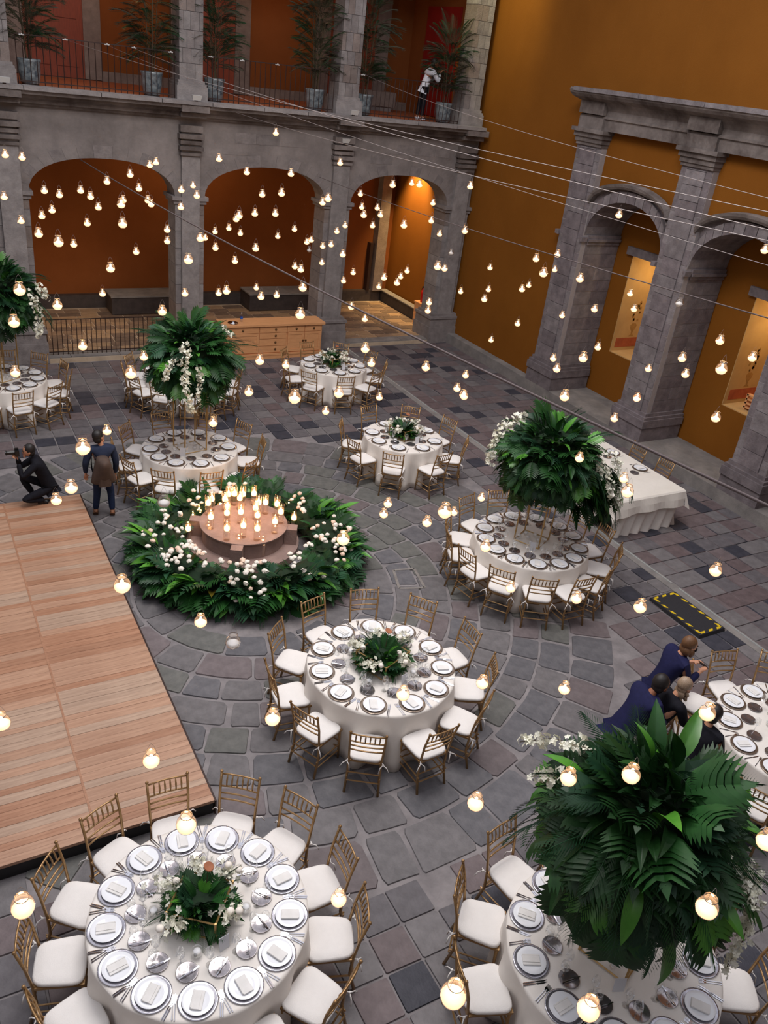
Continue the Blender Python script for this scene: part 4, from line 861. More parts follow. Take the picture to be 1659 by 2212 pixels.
v = MB(); v.lathe([(.06, 0), (.13, .012), (.135, .018), (.05, .014), (.04, .04), (.001, .055)], 20); o = v.build('silver_tray', SILVER, smooth=True); o.location = (7.15, 19.88, .93); tag(o, 'round silver tray at the left end of the sideboard', 'tray')
t2 = thing('water_bottle', 'clear plastic water bottle with a blue label on the sideboard', 'bottle', (7.42, 20.0, .93))
v = MB(); v.lathe([(.033, 0), (.035, .06), (.033, .15), (.014, .19), (.013, .21)], 12, cap0=True); v.build('bottle_body', GLASS, t2, smooth=True)
v = MB(); v.lathe([(.0358, .07), (.0358, .13)], 12); v.build('paper_label', BLUEL, t2); v = MB(); v.lathe([(.015, .205), (.015, .225), (.001, .226)], 10); v.build('cap', WHITE_METAL, t2)

# ================================================================== HAZARD MAT
t = thing('ramp_mat', 'black rubber ramp mat edged with yellow hazard stripes', 'mat', (0, 0, 0))
q = [(9.86, 7.33), (10.44, 7.42), (10.42, 6.34), (9.86, 6.31)]; q = [(9.85, 6.32), (10.42, 6.32), (10.42, 7.41), (9.85, 7.41)]
v = MB(); v.prism(q, 0, .055, .03); v.build('mat_body', MATB, t)
def stripe(a, c_, w_):
    L_ = math.hypot(c_[0]-a[0], c_[1]-a[1]); n_ = int(L_/.19+.5); ux, uy = (c_[0]-a[0])/L_, (c_[1]-a[1])/L_; nx, ny = -uy, ux
    for k in range(n_):
        s0 = (k+.18)*L_/n_; s1 = s0+L_/n_*.5; sh = .035
        p = [(a[0]+ux*s0+nx*.012, a[1]+uy*s0+ny*.012), (a[0]+ux*s1+nx*.012, a[1]+uy*s1+ny*.012), (a[0]+ux*(s1+sh)+nx*w_, a[1]+uy*(s1+sh)+ny*w_), (a[0]+ux*(s0+sh)+nx*w_, a[1]+uy*(s0+sh)+ny*w_)]
        m_ = MB(); m_.prism(p, .055, .058); m_.build('yellow_stripe', YEL, t)
z_ = .01
ins = [(9.86+z_, 6.33+z_), (10.41-z_, 6.33+z_), (10.41-z_, 7.40-z_), (9.86+z_, 7.40-z_)]
for i in range(4): stripe(ins[i], ins[(i+1) % 4], .055)

# ================================================================== LEAVES AND FLOWERS
def lance_leaf(L=.42, W=.075, droop=.35, mt=LEAF[0], name='broad_leaf', n=7):
    b = MB(); vs = []
    for i in range(n+1):
        f = i/n; w_ = W*(math.sin(PI*min(1, f*.96+.04))**.75)*(1-.25*f); 
        if i == n: w_ = .002
        y_ = L*f; z_ = .12*L*math.sin(f*PI*.6)-droop*L*f*f
        vs += [(-w_, y_, z_+w_*.35), (-w_*.12, y_, z_-.004), (w_*.12, y_, z_-.004), (w_, y_, z_+w_*.35)]
    b.add(vs, [(4*i+j, 4*i+j+1, 4*i+5+j, 4*i+4+j) for i in range(n) for j in range(3)])
    b.tube([(0, -.18, -.03), (0, 0, 0)], .006, 4)
    return b.mesh(name, mt, True)
def lobed_leaf(L=.34, W=.17, mt=LEAF[0], name='lobed_leaf', lobes=7, droop=.3):
    b = MB(); z = lambda y_: .08*L*math.sin(y_/L*PI*.6)-droop*L*(y_/L)**2
    for s_ in (1, -1):
        for i in range(lobes):
            f = (i+.3)/lobes; f2 = (i+.95)/lobes; y0 = L*f*.86; y1 = L*f2*.86
            wl = W*(.60+.70*math.sin(PI*(f*.75+.2)))*(.93 if i % 2 else 1); h_ = (y1-y0)
            P_ = [(0, y0, z(y0)), (s_*wl*.35, y0+wl*.10, z(y0)+.010), (s_*wl*.72, y0+wl*.38, z(y0)-wl*.04), (s_*wl, y0+wl*.78, z(y0)-wl*.26), (s_*wl*.66, y0+wl*.52+h_*.75, z(y0)-wl*.08), (s_*wl*.30, y0+wl*.22+h_*.9, z(y0)+.004), (0, y1+.008, z(y1))]
            b.add(P_, [(0, 1, 5, 6), (1, 2, 4, 5), (2, 3, 4)] if s_ > 0 else [(6, 5, 1, 0), (5, 4, 2, 1), (4, 3, 2)])
    b.add([(0, L*.80, z(L*.8)), (W*.22, L*.9, z(L*.9)), (0, L*1.06, z(L*1.06)), (-W*.22, L*.9, z(L*.9))], [(0, 1, 2, 3)])
    b.add([(-.012, 0, z(0)+.003), (.012, 0, z(0)+.003), (.004, L*.9, z(L*.9)+.003), (-.004, L*.9, z(L*.9)+.003)], [(0, 1, 2, 3)])
    b.tube([(0, -.2, -.02), (0, 0, 0)], .006, 4)
    return b.mesh(name, mt, True)
def frond(L=.55, W=.14, n=20, mt=LEAF[3], name='palm_frond', droop=.5, th=1):
    b = MB(); z = lambda f: .10*L*math.sin(f*PI*.5)-droop*L*f*f
    b.tube([(0, L*f, z(f)) for f in (0, .25, .5, .75, 1)], .005, 4, .002)
    for i in range(n):
        f = .12+.86*i/n; w_ = W*(.45+.65*math.sin(PI*f))*(1 if f < .85 else .7); a = 1.0-.5*f
        for s_ in (1, -1):
            x1 = s_*w_*math.sin(a); y1 = L*f+w_*math.cos(a)*1.2; zz = z(f)-w_*.28
            b.add([(0, L*f-.010, z(f)), (s_*w_*.5*math.sin(a), L*f+w_*.5*math.cos(a)+.004*th, z(f)+.012-w_*.08), (x1, y1, zz), (s_*w_*.5*math.sin(a), L*f+w_*.5*math.cos(a)-.008*th, z(f)+.008-w_*.08)], [(0, 3, 2, 1)] if s_ > 0 else [(0, 1, 2, 3)])
    b.tube([(0, -.2, -.03), (0, 0, 0)], .006, 4)
    return b.mesh(name, mt, False)
LV = {'lobed': [lobed_leaf(mt=LEAF[0]), lobed_leaf(.30, .15, LEAF[2]), lobed_leaf(.38, .17, LEAF[0], lobes=8, droop=.5), lobed_leaf(.30, .14, LEAF[1])],
      'lance': [lance_leaf(mt=LEAF[0]), lance_leaf(.38, .065, .5, LEAF[1]), lance_leaf(.46, .07, .2, LEAF[1]), lance_leaf(.42, .06, .6, LEAF[0])],
      'frond': [frond(), frond(.5, .13, 18, LEAF[0], droop=.7), frond(.48, .13, 17, LEAF[2], droop=.3)],
      'red': [lance_leaf(.34, .06, .15, LEAFRED)]}
LVR = {k: [([v.co.copy() for v in me.vertices], [tuple(f.vertices) for f in me.polygons]) for me in v_] for k, v_ in LV.items()}
def orient(p, d, roll=0, s=1):
    """leaf +Y along d, +Z as high as possible"""
    y = d.normalized(); zz = Vector((0, 0, 1)); x = y.cross(zz)
    if x.length < .05: x = Vector((1, 0, 0))
    x.normalize(); z = x.cross(y).normalized()
    mx = Matrix((x, y, z)).transposed().to_4x4()
    return Matrix.Translation(p) @ mx @ Euler((0, roll, 0)).to_matrix().to_4x4() @ Matrix.Scale(s, 4)
def flower_cluster(b, c, r, rr, petals=5):
    """a small open flower: five petals round a centre"""
    nrm = Vector((rr.uniform(-1, 1), rr.uniform(-1, 1), rr.uniform(.0, 1))).normalized(); x = nrm.orthogonal().normalized(); y = nrm.cross(x)
    for k in range(petals):
        a = 2*PI*k/petals; d = x*math.cos(a)+y*math.sin(a); e = nrm.cross(d)
        b.add([c, c+d*r*.6+e*r*.38+nrm*r*.12, c+d*r+nrm*r*.05, c+d*r*.6-e*r*.38+nrm*r*.12], [(0, 1, 2, 3)])
def orchid_spray(root, pts, n, seed, r=.035, spread=.06, name='orchid_spray'):
    rr = random.Random(seed); b = MB(); pts = [Vector(p) for p in pts]; 
    def at(f):
        k = min(int(f*(len(pts)-1)), len(pts)-2); g = f*(len(pts)-1)-k; return pts[k].lerp(pts[k+1], g)
    for i in range(n):
        f = i/n; p = at(f)+Vector((rr.uniform(-1, 1), rr.uniform(-1, 1), rr.uniform(-1, 1)))*spread*(1-.4*f)
        flower_cluster(b, p, r*rr.uniform(.7, 1.1), rr)
    o = b.build(name, ORCHID, root, label='white orchid spray', kind='stuff')
    s = MB(); s.tube(pts, .004, 4); s.build('flower_stem', STEM, root)
def foliage_ball(root, c, rx, rz_, seed, n_parts, n_fill, droop=.45, mix=(('lobed', 6), ('frond', 3), ('lance', 2)), top=True, scale=1.0, lowcut=-.75):
    rr = random.Random(seed); c = Vector(c); kinds = [k for k, n in mix for _ in range(n)]
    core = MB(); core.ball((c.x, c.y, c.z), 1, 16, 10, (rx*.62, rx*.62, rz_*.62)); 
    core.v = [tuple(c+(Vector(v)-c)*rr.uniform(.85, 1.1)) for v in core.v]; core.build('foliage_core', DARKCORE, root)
    fill = MB()
    N = n_parts+n_fill
    idx = list(range(N)); rr.shuffle(idx)
    for q, i in enumerate(idx):
        zf = 1-2*(i+.5)/N
        if zf < lowcut: continue
        th = i*2.399963; rad = math.sqrt(1-zf*zf); d = Vector((rad*math.cos(th), rad*math.sin(th), zf))
        part = q < n_parts
        inset = rr.uniform(.56, .76) if part else rr.uniform(.42, .68)
        p = c+Vector((d.x*rx*inset, d.y*rx*inset, d.z*rz_*inset))
        dr = droop*(1-.6*max(0, zf)); 
        dd = Vector((d.x, d.y, d.z-dr))+Vector((rr.uniform(-.3, .3), rr.uniform(-.3, .3), rr.uniform(-.2, .2)))
        kind = 'lance' if (top and zf > .72 and rr.random() < .55) else rr.choice(kinds)
        s = rr.uniform(.75, 1.3 if part else 1.1)*scale*(.8 if kind == 'lance' and scale < .9 else 1)
        me_i = rr.randrange(len(LV[kind])); mx = orient(p, dd, rr.uniform(-.5, .5), s)
        if part: inst(LV[kind][me_i], {'lobed': 'lobed_leaf', 'lance': 'broad_leaf', 'frond': 'palm_frond', 'red': 'bronze_leaf'}[kind], root, mx)
        else:
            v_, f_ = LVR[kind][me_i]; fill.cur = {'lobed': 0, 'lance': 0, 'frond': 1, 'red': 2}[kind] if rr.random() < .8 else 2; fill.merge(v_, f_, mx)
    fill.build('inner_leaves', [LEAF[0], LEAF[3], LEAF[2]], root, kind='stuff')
def gold_stand(root, x, y, rz, w_, z0, z1, name='gold_rod', frame=True):
    h = w_/2; cs = [(-h, -h), (h, -h), (h, h), (-h, h)]; M_ = T(x, y, 0, 0, 0, rz)
    for a in cs:
        v = MB(); v.box((a[0]-.009, a[1]-.009, z0), (a[0]+.009, a[1]+.009, z1)); v.xf(M_); v.build(name, GOLDROD, root)
    for z in ([z0+.009, z1-.01] if frame else [z0+.009]):
        for i in range(4):
            a, c_ = cs[i], cs[(i+1) % 4]; v = MB(); v.tube([(a[0], a[1], z), (c_[0], c_[1], z)], .009, 4); v.xf(M_); v.build('cross_bar', GOLDROD, root)
def votive(x, y, z, label, s=1, lit=False):
    t = thing('votive_glass', label, 'candle', (x, y, z), 0, 'votive glasses on the tables', s)
    v = MB(); v.lathe([(.012, 0), (.04, .012), (.046, .045), (.036, .075), (.038, .085)], 12, cap0=True); v.build('glass_bowl', GLASS, t, smooth=True)
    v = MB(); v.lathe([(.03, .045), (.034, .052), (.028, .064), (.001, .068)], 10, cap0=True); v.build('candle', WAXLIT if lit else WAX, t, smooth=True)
tall = [  # table index, ball centre, radii, seed, stand rotation
 (2, (8.17, 8.62, 2.20), .86, .76, 5, .5, 'tall foliage ball on a gold stand, right of centre'),
 (3, (4.36, 2.70, 2.26), .77, .74, 6, .35, 'huge foliage ball on a gold stand, foreground right'),
 (4, (4.05, 13.26, 2.42), .84, .78, 7, .2, 'tall foliage ball on a gold stand before the left arches'),
 (8, (1.50, 17.3, 2.42), .86, .80, 8, .6, 'tall foliage ball at the far left photo edge'),
]
for ti, c, rx, rz_, seed, srz, lab in tall:
    tx, ty = TABLES[ti][1], TABLES[ti][2]
    root = thing('foliage_ball_arrangement', lab, 'flower arrangement', (0, 0, 0))
    near = ti == 3
    gold_stand(root, tx, ty, srz, .42, .768, 1.85)
    foliage_ball(root, c, rx, rz_, seed, 150 if near else 190, 360 if near else 520, .5, scale=.98 if near else .78)
    c = Vector(c)
    if ti == 3:
        orchid_spray(root, [c+Vector(p) for p in ((.25, -.62, .2), (.33, -.80, -.1), (.36, -.84, -.45), (.36, -.82, -.85))], 150, 1, .034)
        orchid_spray(root, [c+Vector(p) for p in ((.45, -.60, .1), (.52, -.74, -.2), (.50, -.78, -.55))], 90, 2, .034)
        orchid_spray(root, [c+Vector(p) for p in ((-.25, .5, .45), (-.42, .72, .42), (-.60, .88, .3))], 60, 3, .036)
        orchid_spray(root, [c+Vector(p) for p in ((-.5, .45, .3), (-.66, .62, .2))], 40, 4, .034)
        # lower trailing leaves under the ball
        for k, (dx, dy, dz) in enumerate(((.05, -.45, -.55), (.15, -.4, -.6), (-.05, -.5, -.55), (.22, -.35, -.55), (-.3, -.35, -.55), (-.4, -.25, -.5), (.0, -.35, -.6))):
            inst(LV['lance'][k % 4] if k < 4 else LV['lobed'][2], 'broad_leaf' if k < 4 else 'lobed_leaf', root, orient(c+Vector((dx, dy, dz)), Vector((dx*.6, dy*.6, -1)), 0, 1.15))
    elif ti == 2:
        orchid_spray(root, [c+Vector(p) for p in ((-.35, .35, .55), (-.62, .42, .45), (-.86, .35, .15), (-.92, .25, -.1))], 150, 5, .036, .08)
        orchid_spray(root, [c+Vector(p) for p in ((.35, -.55, .2), (.55, -.72, -.05), (.62, -.82, -.38))], 120, 6, .036, .08)
        orchid_spray(root, [c+Vector(p) for p in ((.75, -.5, .25), (.88, -.6, -.05), (.9, -.7, -.4), (.95, -.7, -.62))], 130, 7, .036, .08)
        # extra mass hanging to the right
        for k in range(80):
            p = c+Vector((.55+rnd.uniform(-.3, .30), -.42+rnd.uniform(-.25, .25), -.22+rnd.uniform(-.40, .25))); kd = rnd.choice(('lobed', 'lobed', 'frond'))
            inst(rnd.choice(LV[kd]), {'lobed': 'lobed_leaf', 'frond': 'palm_frond'}[kd], root, orient(p, Vector((.7+rnd.uniform(-.3, .3), -.4+rnd.uniform(-.3, .3), -.8)), rnd.uniform(-.4, .4), 1.05))
    elif ti == 4:
        orchid_spray(root, [c+Vector(p) for p in ((-.25, -.55, .42), (-.35, -.72, .2), (-.35, -.86, -.1), (-.30, -.9, -.45), (-.25, -.88, -.62))], 190, 8, .037, .08)
        orchid_spray(root, [c+Vector(p) for p in ((-.42, -.55, .25), (-.58, -.64, .05), (-.64, -.66, -.12))], 80, 9, .036, .06)
        orchid_spray(root, [c+Vector(p) for p in ((-.1, -.75, .1), (-.12, -.85, -.1), (-.14, -.9, -.5))], 70, 10, .034, .05)
        orchid_spray(root, [c+Vector(p) for p in ((.5, -.1, .55), (.66, -.2, .42))], 26, 11, .034, .05)
    else:
        orchid_spray(root, [c+Vector(p) for p in ((.45, -.55, .25), (.62, -.6, 0), (.62, -.68, -.35), (.60, -.7, -.6))], 150, 12, .036, .10)
        orchid_spray(root, [c+Vector(p) for p in ((.7, -.4, .3), (.85, -.4, .05))], 70, 13, .036, .08)
    # votives and a card inside the stand
    for k in range(7):
        votive(tx-.17+.055*k, ty+(.11, -.12, .02, .14, -.10, .05, -.13)[k], .767, 'white votive candle in the gold stand, %s from left, %s' % (ORD[k], TABLES[ti][0]), .9)
    v = MB(); v.box((-.05, -.002, 0), (.05, .002, .15)); o = v.build('table_card', FROST); o.matrix_world = T(tx-.22, ty-.30, .768, -.12, 0, -.4); tag(o, 'frosted upright table card on the %s' % TABLES[ti][0], 'card')
def low_centre(ti, seed, size=.36, rz=.5, greens=60):
    rr = random.Random(seed); nm, x, y = TABLES[ti][0], TABLES[ti][1], TABLES[ti][2]
    root = thing('low_centrepiece', 'low green and white centrepiece in gold frame, %s' % nm, 'flower arrangement', (0, 0, 0))
    gold_stand(root, x, y, rz, size*.9, .768, .98)
    c = Vector((x, y, .86))
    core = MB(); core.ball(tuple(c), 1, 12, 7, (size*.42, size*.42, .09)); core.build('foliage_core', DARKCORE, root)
    for k in range(greens):
        a = rr.uniform(0, 2*PI); e = rr.uniform(-.15, 1.2); d = Vector((math.cos(a)*math.cos(e), math.sin(a)*math.cos(e), math.sin(e)))
        p = c+Vector((d.x*size*.32, d.y*size*.32, d.z*.07)); kd = rr.choice(('lobed', 'lobed', 'lance', 'frond'))
        inst(rr.choice(LV[kd]), {'lobed': 'lobed_leaf', 'lance': 'broad_leaf', 'frond': 'palm_frond'}[kd], root, orient(p, d, rr.uniform(-.5, .5), rr.uniform(.34, .52)*(size/.42)))
    for ci, (a, q) in enumerate(((2.4, .34), (.3, .34), (3.7, .34), (5.3, .33), (1.3, .34))):
        bc = c+Vector((math.cos(a)*size*q*1.9, math.sin(a)*size*q*1.9, .13))
        b = MB()
        for k in range(34): flower_cluster(b, bc+Vector((rr.gauss(0, .055), rr.gauss(0, .055), rr.gauss(0, .03))), rr.uniform(.024, .038), rr)
        b.build('white_blossom_cluster', ORCHID, root, kind='stuff')
        for k in range(2 if ci % 2 else 1):
            b = MB(); p_ = bc+Vector((rr.gauss(0, .06), rr.gauss(0, .06), .035)); b.ball(tuple(p_), .034, 8, 6, (1, 1, .8)); b.build('white_rose', ROSE, root, smooth=True)
    s = MB(); s.tube([tuple(c+Vector((.06, .06, .05))), tuple(c+Vector((.10, .10, .30)))], .004, 4); s.build('flower_stem', STEM, root)
    s = MB(); s.lathe([(.02, -.01), (.045, .008), (.04, .014), (.001, .010)], 14); s.xf(Matrix.Translation(c+Vector((.10, .10, .31))) @ Euler((.3, .2, 0)).to_matrix().to_4x4()); s.build('lotus_pod', BROWNDISC, root, label='flat brown dried pod')
    for k in range(4):
        a = k*PI/2+rz+.3; votive(x+math.cos(a)*size*.82, y+math.sin(a)*size*.82, .767, 'white votive candle %s of the flowers, %s' % (('right', 'beyond', 'left', 'in front')[k], nm))
    v = MB(); v.box((-.045, -.002, 0), (.045, .002, .14)); o = v.build('table_card', FROST); o.matrix_world = T(x+.08, y-size*.85, .768, -.15, 0, .2); tag(o, 'frosted upright table card on the %s' % nm, 'card')
low_centre(0, 21, .46, .9, 100); low_centre(1, 22, .50, .4, 100); low_centre(5, 23, .46, .3, 70); low_centre(6, 24, .44, .2, 60); low_centre(7, 25, .36, .1, 30); low_centre(9, 26, .38, .3, 40)

# ================================================================== CANDLE WREATH ROUND THE FOUNTAIN
FX, FY = 4.22, 10.98
t = thing('stone_fountain', 'low round stone fountain carrying the glowing candles', 'fountain', (FX, FY, 0))
FST = mat('pinkish_fountain_stone', G(136, 112, 104), G(160, 134, 124), .75, scale=4, bump=.3, bscale=30)
v = MB(); v.lathe([(.90, 0), (.90, .14), (.86, .16), (.001, .16)], 40); v.build('basin_step', FST, t)
v = MB(); v.lathe([(.66, .16), (.66, .42), (.70, .43), (.70, .45), (.001, .45)], 40); v.build('central_disc', FST, t)
for k in range(4):
    a = PI/4+k*PI/2+.3; v = MB(); v.box((-.10, -.09, .16), (.10, .09, .44)); v.xf(T(.76*math.cos(a), .76*math.sin(a), 0, 0, 0, a)); v.build('corner_block', FST, t)
t = thing('flower_wreath', 'big ring of tropical leaves and white roses around the candlelit fountain', 'flower arrangement', (0, 0, 0))
FYS = FY; FY = 10.68; FX -= .04
rr = random.Random(77)
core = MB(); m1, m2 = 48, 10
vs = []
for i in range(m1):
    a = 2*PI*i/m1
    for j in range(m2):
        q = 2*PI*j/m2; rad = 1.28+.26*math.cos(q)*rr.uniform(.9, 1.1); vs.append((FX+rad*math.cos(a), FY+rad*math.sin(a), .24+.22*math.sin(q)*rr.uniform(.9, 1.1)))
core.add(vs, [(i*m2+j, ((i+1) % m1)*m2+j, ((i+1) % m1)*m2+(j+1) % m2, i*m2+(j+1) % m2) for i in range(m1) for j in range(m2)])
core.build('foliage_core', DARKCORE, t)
fill = MB()
for k in range(760):
    a = rr.uniform(0, 2*PI); el = rr.uniform(-.35, 2.75) if k % 3 else rr.uniform(-.3, .7)
    base = 1.30; out = math.cos(el); up_ = math.sin(el)
    sz = rr.uniform(.75, 1.15)
    if el > 1.2: sz *= .60
    p = Vector((FX+(base+.20*out)*math.cos(a), FY+(base+.20*out)*math.sin(a), .20+.15*up_))
    tg = rr.uniform(-.7, .7)
    d = Vector((out*math.cos(a)-tg*math.sin(a), out*math.sin(a)+tg*math.cos(a), up_*.9-.1))
    if d.z < -.25: d.z = -.25
    kd = rr.choice(('lobed', 'lobed', 'frond', 'lance', 'lobed', 'frond')) if rr.random() > .03 else 'red'
    part = k < 230; mi_ = rr.randrange(len(LV[kd]))
    sz *= .9 if kd == 'frond' else 1.08
    mx = orient(p, d, rr.uniform(-.5, .5), sz)
    if part: inst(LV[kd][mi_], {'lobed': 'lobed_leaf', 'lance': 'broad_leaf', 'frond': 'palm_frond', 'red': 'bronze_leaf'}[kd], t, mx)
    else:
        fill.cur = rr.choice((0, 0, 1, 2)); fill.merge(*LVR[kd][mi_], mx)
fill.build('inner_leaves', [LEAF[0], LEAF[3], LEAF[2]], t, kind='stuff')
for a0 in (-2.45, -1.62, -1.2, -.55, .15, 1.3, 2.3, 3.0, -2.9):
    for k in range(7):
        a = a0+rr.uniform(-.13, .13); e = rr.uniform(.1, .9); rq = 1.42+rr.uniform(-.1, .12)
        inst(LV['lance'][rr.choice((1, 2, 2, 0))], 'broad_leaf', t, orient(Vector((FX+rq*math.cos(a), FY+rq*math.sin(a), .30)), Vector((math.cos(a+rr.uniform(-.6, .6))*math.cos(e), math.sin(a+rr.uniform(-.6, .6))*math.cos(e), math.sin(e))), rr.uniform(-.4, .4), rr.uniform(1.0, 1.35)))
def rose_me(mt, name):
    b = MB(); b.ball((0, 0, 0), .036, 9, 6, (1, 1, .85))
    for k in range(5):
        a = 2*PI*k/5; b.ball((.022*math.cos(a), .022*math.sin(a), -.004), .024, 6, 4, (1, 1, .9))
    return b.mesh(name, mt, True)
RM = [rose_me(ROSE, 'rose'), rose_me(PINKROSE, 'rose')]
clusters = [(-2.75, 18), (-1.95, 30), (-1.35, 12), (-.75, 26), (-.35, 22), (.45, 9), (2.6, 8), (3.0, 14), (3.5, 24), (2.1, 6), (1.5, 8), (-2.3, 6)]
for a0, n in clusters:
    for k in range(n):
        a = a0+rr.gauss(0, .12); q = rr.uniform(1.0, 1.73) if n > 10 else rr.uniform(1.05, 1.4)
        zz = .24+.36*math.sqrt(max(0, 1-((q-1.28)/.46)**2))
        inst(RM[rr.random() < .2], 'rose', t, T(FX+q*math.cos(a), FY+q*math.sin(a), zz+rr.uniform(-.02, .03), rr.uniform(-.5, .5), rr.uniform(-.5, .5), 0, rr.uniform(.75, 1.1)))
FY = FYS; FX += .04
# glowing cylinders
v = MB(); v.lathe([(.045, 0), (.052, .006), (.052, .34)], 14, cap0=True); M_CYL = v.mesh('glass_cylinder', JAR, True)
v = MB(); v.lathe([(.001, .17), (.040, .175), (.046, .20), (.038, .235), (.018, .255), (.001, .26)], 10, cap0=True); M_CYW = v.mesh('candle', WAXBRIGHT, True)
v = MB(); v.ball((0, 0, 0), 1, 6, 5, (.010, .010, .017)); M_FL = v.mesh('flame', FLAME, True)
WC = sorted(WREATH_CANDLES)
for k, (x, y, zb) in enumerate(WC):
    y -= .03
    t = thing('candle_cylinder', 'glowing candle in glass cylinder on the fountain, %s from the left' % ORD[min(k, 39)], 'candle', (x, y, zb if math.hypot(x-FX, y-FY) < .68 else .16), 0, 'candles on the fountain')
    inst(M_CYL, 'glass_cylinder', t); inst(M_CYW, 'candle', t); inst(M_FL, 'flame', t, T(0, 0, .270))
lamp('candle_glow', 'POINT', (FX, FY, 1.0), 8, (1, .5, .2), .35)

# ================================================================== HANGING LANTERNS
def jar_prof(s=1): return [(.001, -.062), (.030, -.060), (.052, -.040), (.0615, -.010), (.056, .022), (.036, .048), (.032, .056), (.036, .070)]
v = MB(); v.lathe(jar_prof(), 16); M_JAR = v.mesh('glass_jar', JAR, True)
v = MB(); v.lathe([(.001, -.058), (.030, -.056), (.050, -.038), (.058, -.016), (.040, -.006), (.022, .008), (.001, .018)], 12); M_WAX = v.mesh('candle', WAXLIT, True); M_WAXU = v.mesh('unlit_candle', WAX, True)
v = MB(); v.lathe([(.0365, .062), (.038, .066), (.0365, .070)], 12); v.tube([(.036, 0, .066), (.02, 0, .12), (0, 0, .15)], .0012, 3); v.tube([(-.036, 0, .066), (-.02, 0, .12), (0, 0, .15)], .0012, 3); M_HNG = v.mesh('wire_hanger', WIRE)
for reg, L_ in LANTERNS:
    nl = sum(1 for q in L_ if q[3]); li = 0
    for k, (x, y, z, lit) in enumerate(L_):
        if lit: lab = 'lit hanging candle jar, %s from left %s' % (ORD[k], reg)
        else: lab = 'unlit white candle in hanging glass jar %s' % reg
        t = thing('hanging_candle_jar', lab, 'lantern', (x, y, z), 0, 'candle jars hung over the courtyard')
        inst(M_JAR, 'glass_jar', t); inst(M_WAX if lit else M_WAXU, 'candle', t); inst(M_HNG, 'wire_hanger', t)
        if lit: inst(M_FL, 'flame', t, T(0, 0, .030, 0, 0, 0, 1.15))
        v = MB(); v.tube([(0, 0, .15), (0, 0, 9.0-z)], .00025, 3); v.build('nylon_cord', CORD, t)

# ================================================================== CABLES
def long_cable(a, b_, sag, r, mt, label):
    a, b_ = Vector(a), Vector(b_); f = (a.y+4.95)/(a.y-b_.y); e = a+(b_-a)*f
    P = []
    for i in range(41):
        u = i/40; P.append(a.lerp(e, u)-Vector((0, 0, 4*sag*u*(1-u))))
    v = MB(); v.tube(P, r, 5); o = v.build('overhead_cable', mt, smooth=True); return tag(o, label, 'cable', 'cables strung across the courtyard')
long_cable((3.62, 20.3, 6.83), (5.94, 3.69, 6.77), .30, .003, WIRE, 'upper thin pale cable crossing to the right, starting at the left railing')
long_cable((4.94, 20.3, 6.83), (5.95, 3.66, 6.69), .36, .0038, WIRE, 'brightest pale cable crossing in front of the right arcade entablature')
long_cable((7.13, 20.3, 5.79), (5.97, 3.59, 6.51), .22, .0038, WIRE, 'pale cable passing in front of the corner pillar cornice')
long_cable((10.43, 20.3, 6.87), (5.93, 3.71, 6.85), .32, .0025, WIRE, 'faint thin cable starting near the third upper pillar')
long_cable((4.39, 20.3, 6.83), (5.98, 3.55, 6.37), .30, .002, WIRE, 'faintest thin cable crossing below the others')
long_cable((9.48, 20.3, 4.46), (6.01, 3.37, 5.92), .18, .006, ROPE, 'darker cable running from the third pillar across the arcade arches')
long_cable((3.73, 20.3, 4.56), (4.23, 1.99, 5.39), .25, .011, ROPE, 'thick grey cable running from the left arch down across the orange wall')
for k, x in enumerate((2.72, 3.55, 4.38, 4.94, 5.72, 6.62, 7.35, 8.2, 10.43)):
    t = thing('cable_clip', 'small white cable clip on the balcony railing, %s from the left' % ORD[k], 'clip', (x, 20.30, 6.83), 0, 'cable clips on the balcony railing')
    v = MB(); v.box((-.05, -.03, 0), (.05, .0, .02)); v.box((-.012, -.05, .005), (.012, -.02, .035)); v.build('clip_body', WHITE_METAL, t)
for k, (x, y, z, lab) in enumerate(((2.28, 19.92, 5.95, 'at the leftmost pillar'), (6.18, 19.92, 5.95, 'above the second pillar'), (10.08, 19.92, 5.95, 'above the third pillar'), (10.07, 20.24, 5.28, 'hanging under the cornice at the third pillar'))):
    t = thing('floodlight', 'small white floodlight %s' % lab, 'lamp', (x, y, z), 0)
    v = MB(); v.add([(-.09, -.05, .02), (.09, -.05, .02), (.07, .05, .02), (-.07, .05, .02), (-.11, -.09, .12), (.11, -.09, .12), (.09, .05, .12), (-.09, .05, .12)], [(3, 2, 1, 0), (4, 5, 6, 7), (0, 1, 5, 4), (1, 2, 6, 5), (2, 3, 7, 6), (3, 0, 4, 7)]); v.build('lamp_housing', WHITE_METAL, t)
    v = MB(); v.box((-.03, -.02, -.005), (.03, .04, .025)); v.build('bracket', IRON, t)
t = thing('fire_extinguisher', 'red fire extinguisher by the inner side of the corner pillar', 'fire extinguisher', (13.93, 21.75, .80))
v = MB(); v.lathe([(.06, 0), (.07, .02), (.07, .34), (.03, .40), (.025, .44)], 12, cap0=True, cap1=True); v.build('cylinder_body', REDP, t, smooth=True)
v = MB(); v.box((-.03, -.09, .44), (.03, .05, .48)); v.tube([(0, .05, .44), (0, .1, .38), (0, .09, .15)], .012, 5); v.build('valve_handle', BLACKP, t)
t = thing('extinguisher_stand', 'small orange wooden stand under the fire extinguisher', 'stand', (13.93, 21.75, .10))
v = MB(); v.box((-.14, -.2, 0), (.12, .2, .66)); v.build('stand_body', BUFF, t); v = MB(); v.box((-.16, -.22, .66), (.14, .22, .70)); v.build('stand_top', BUFF, t)

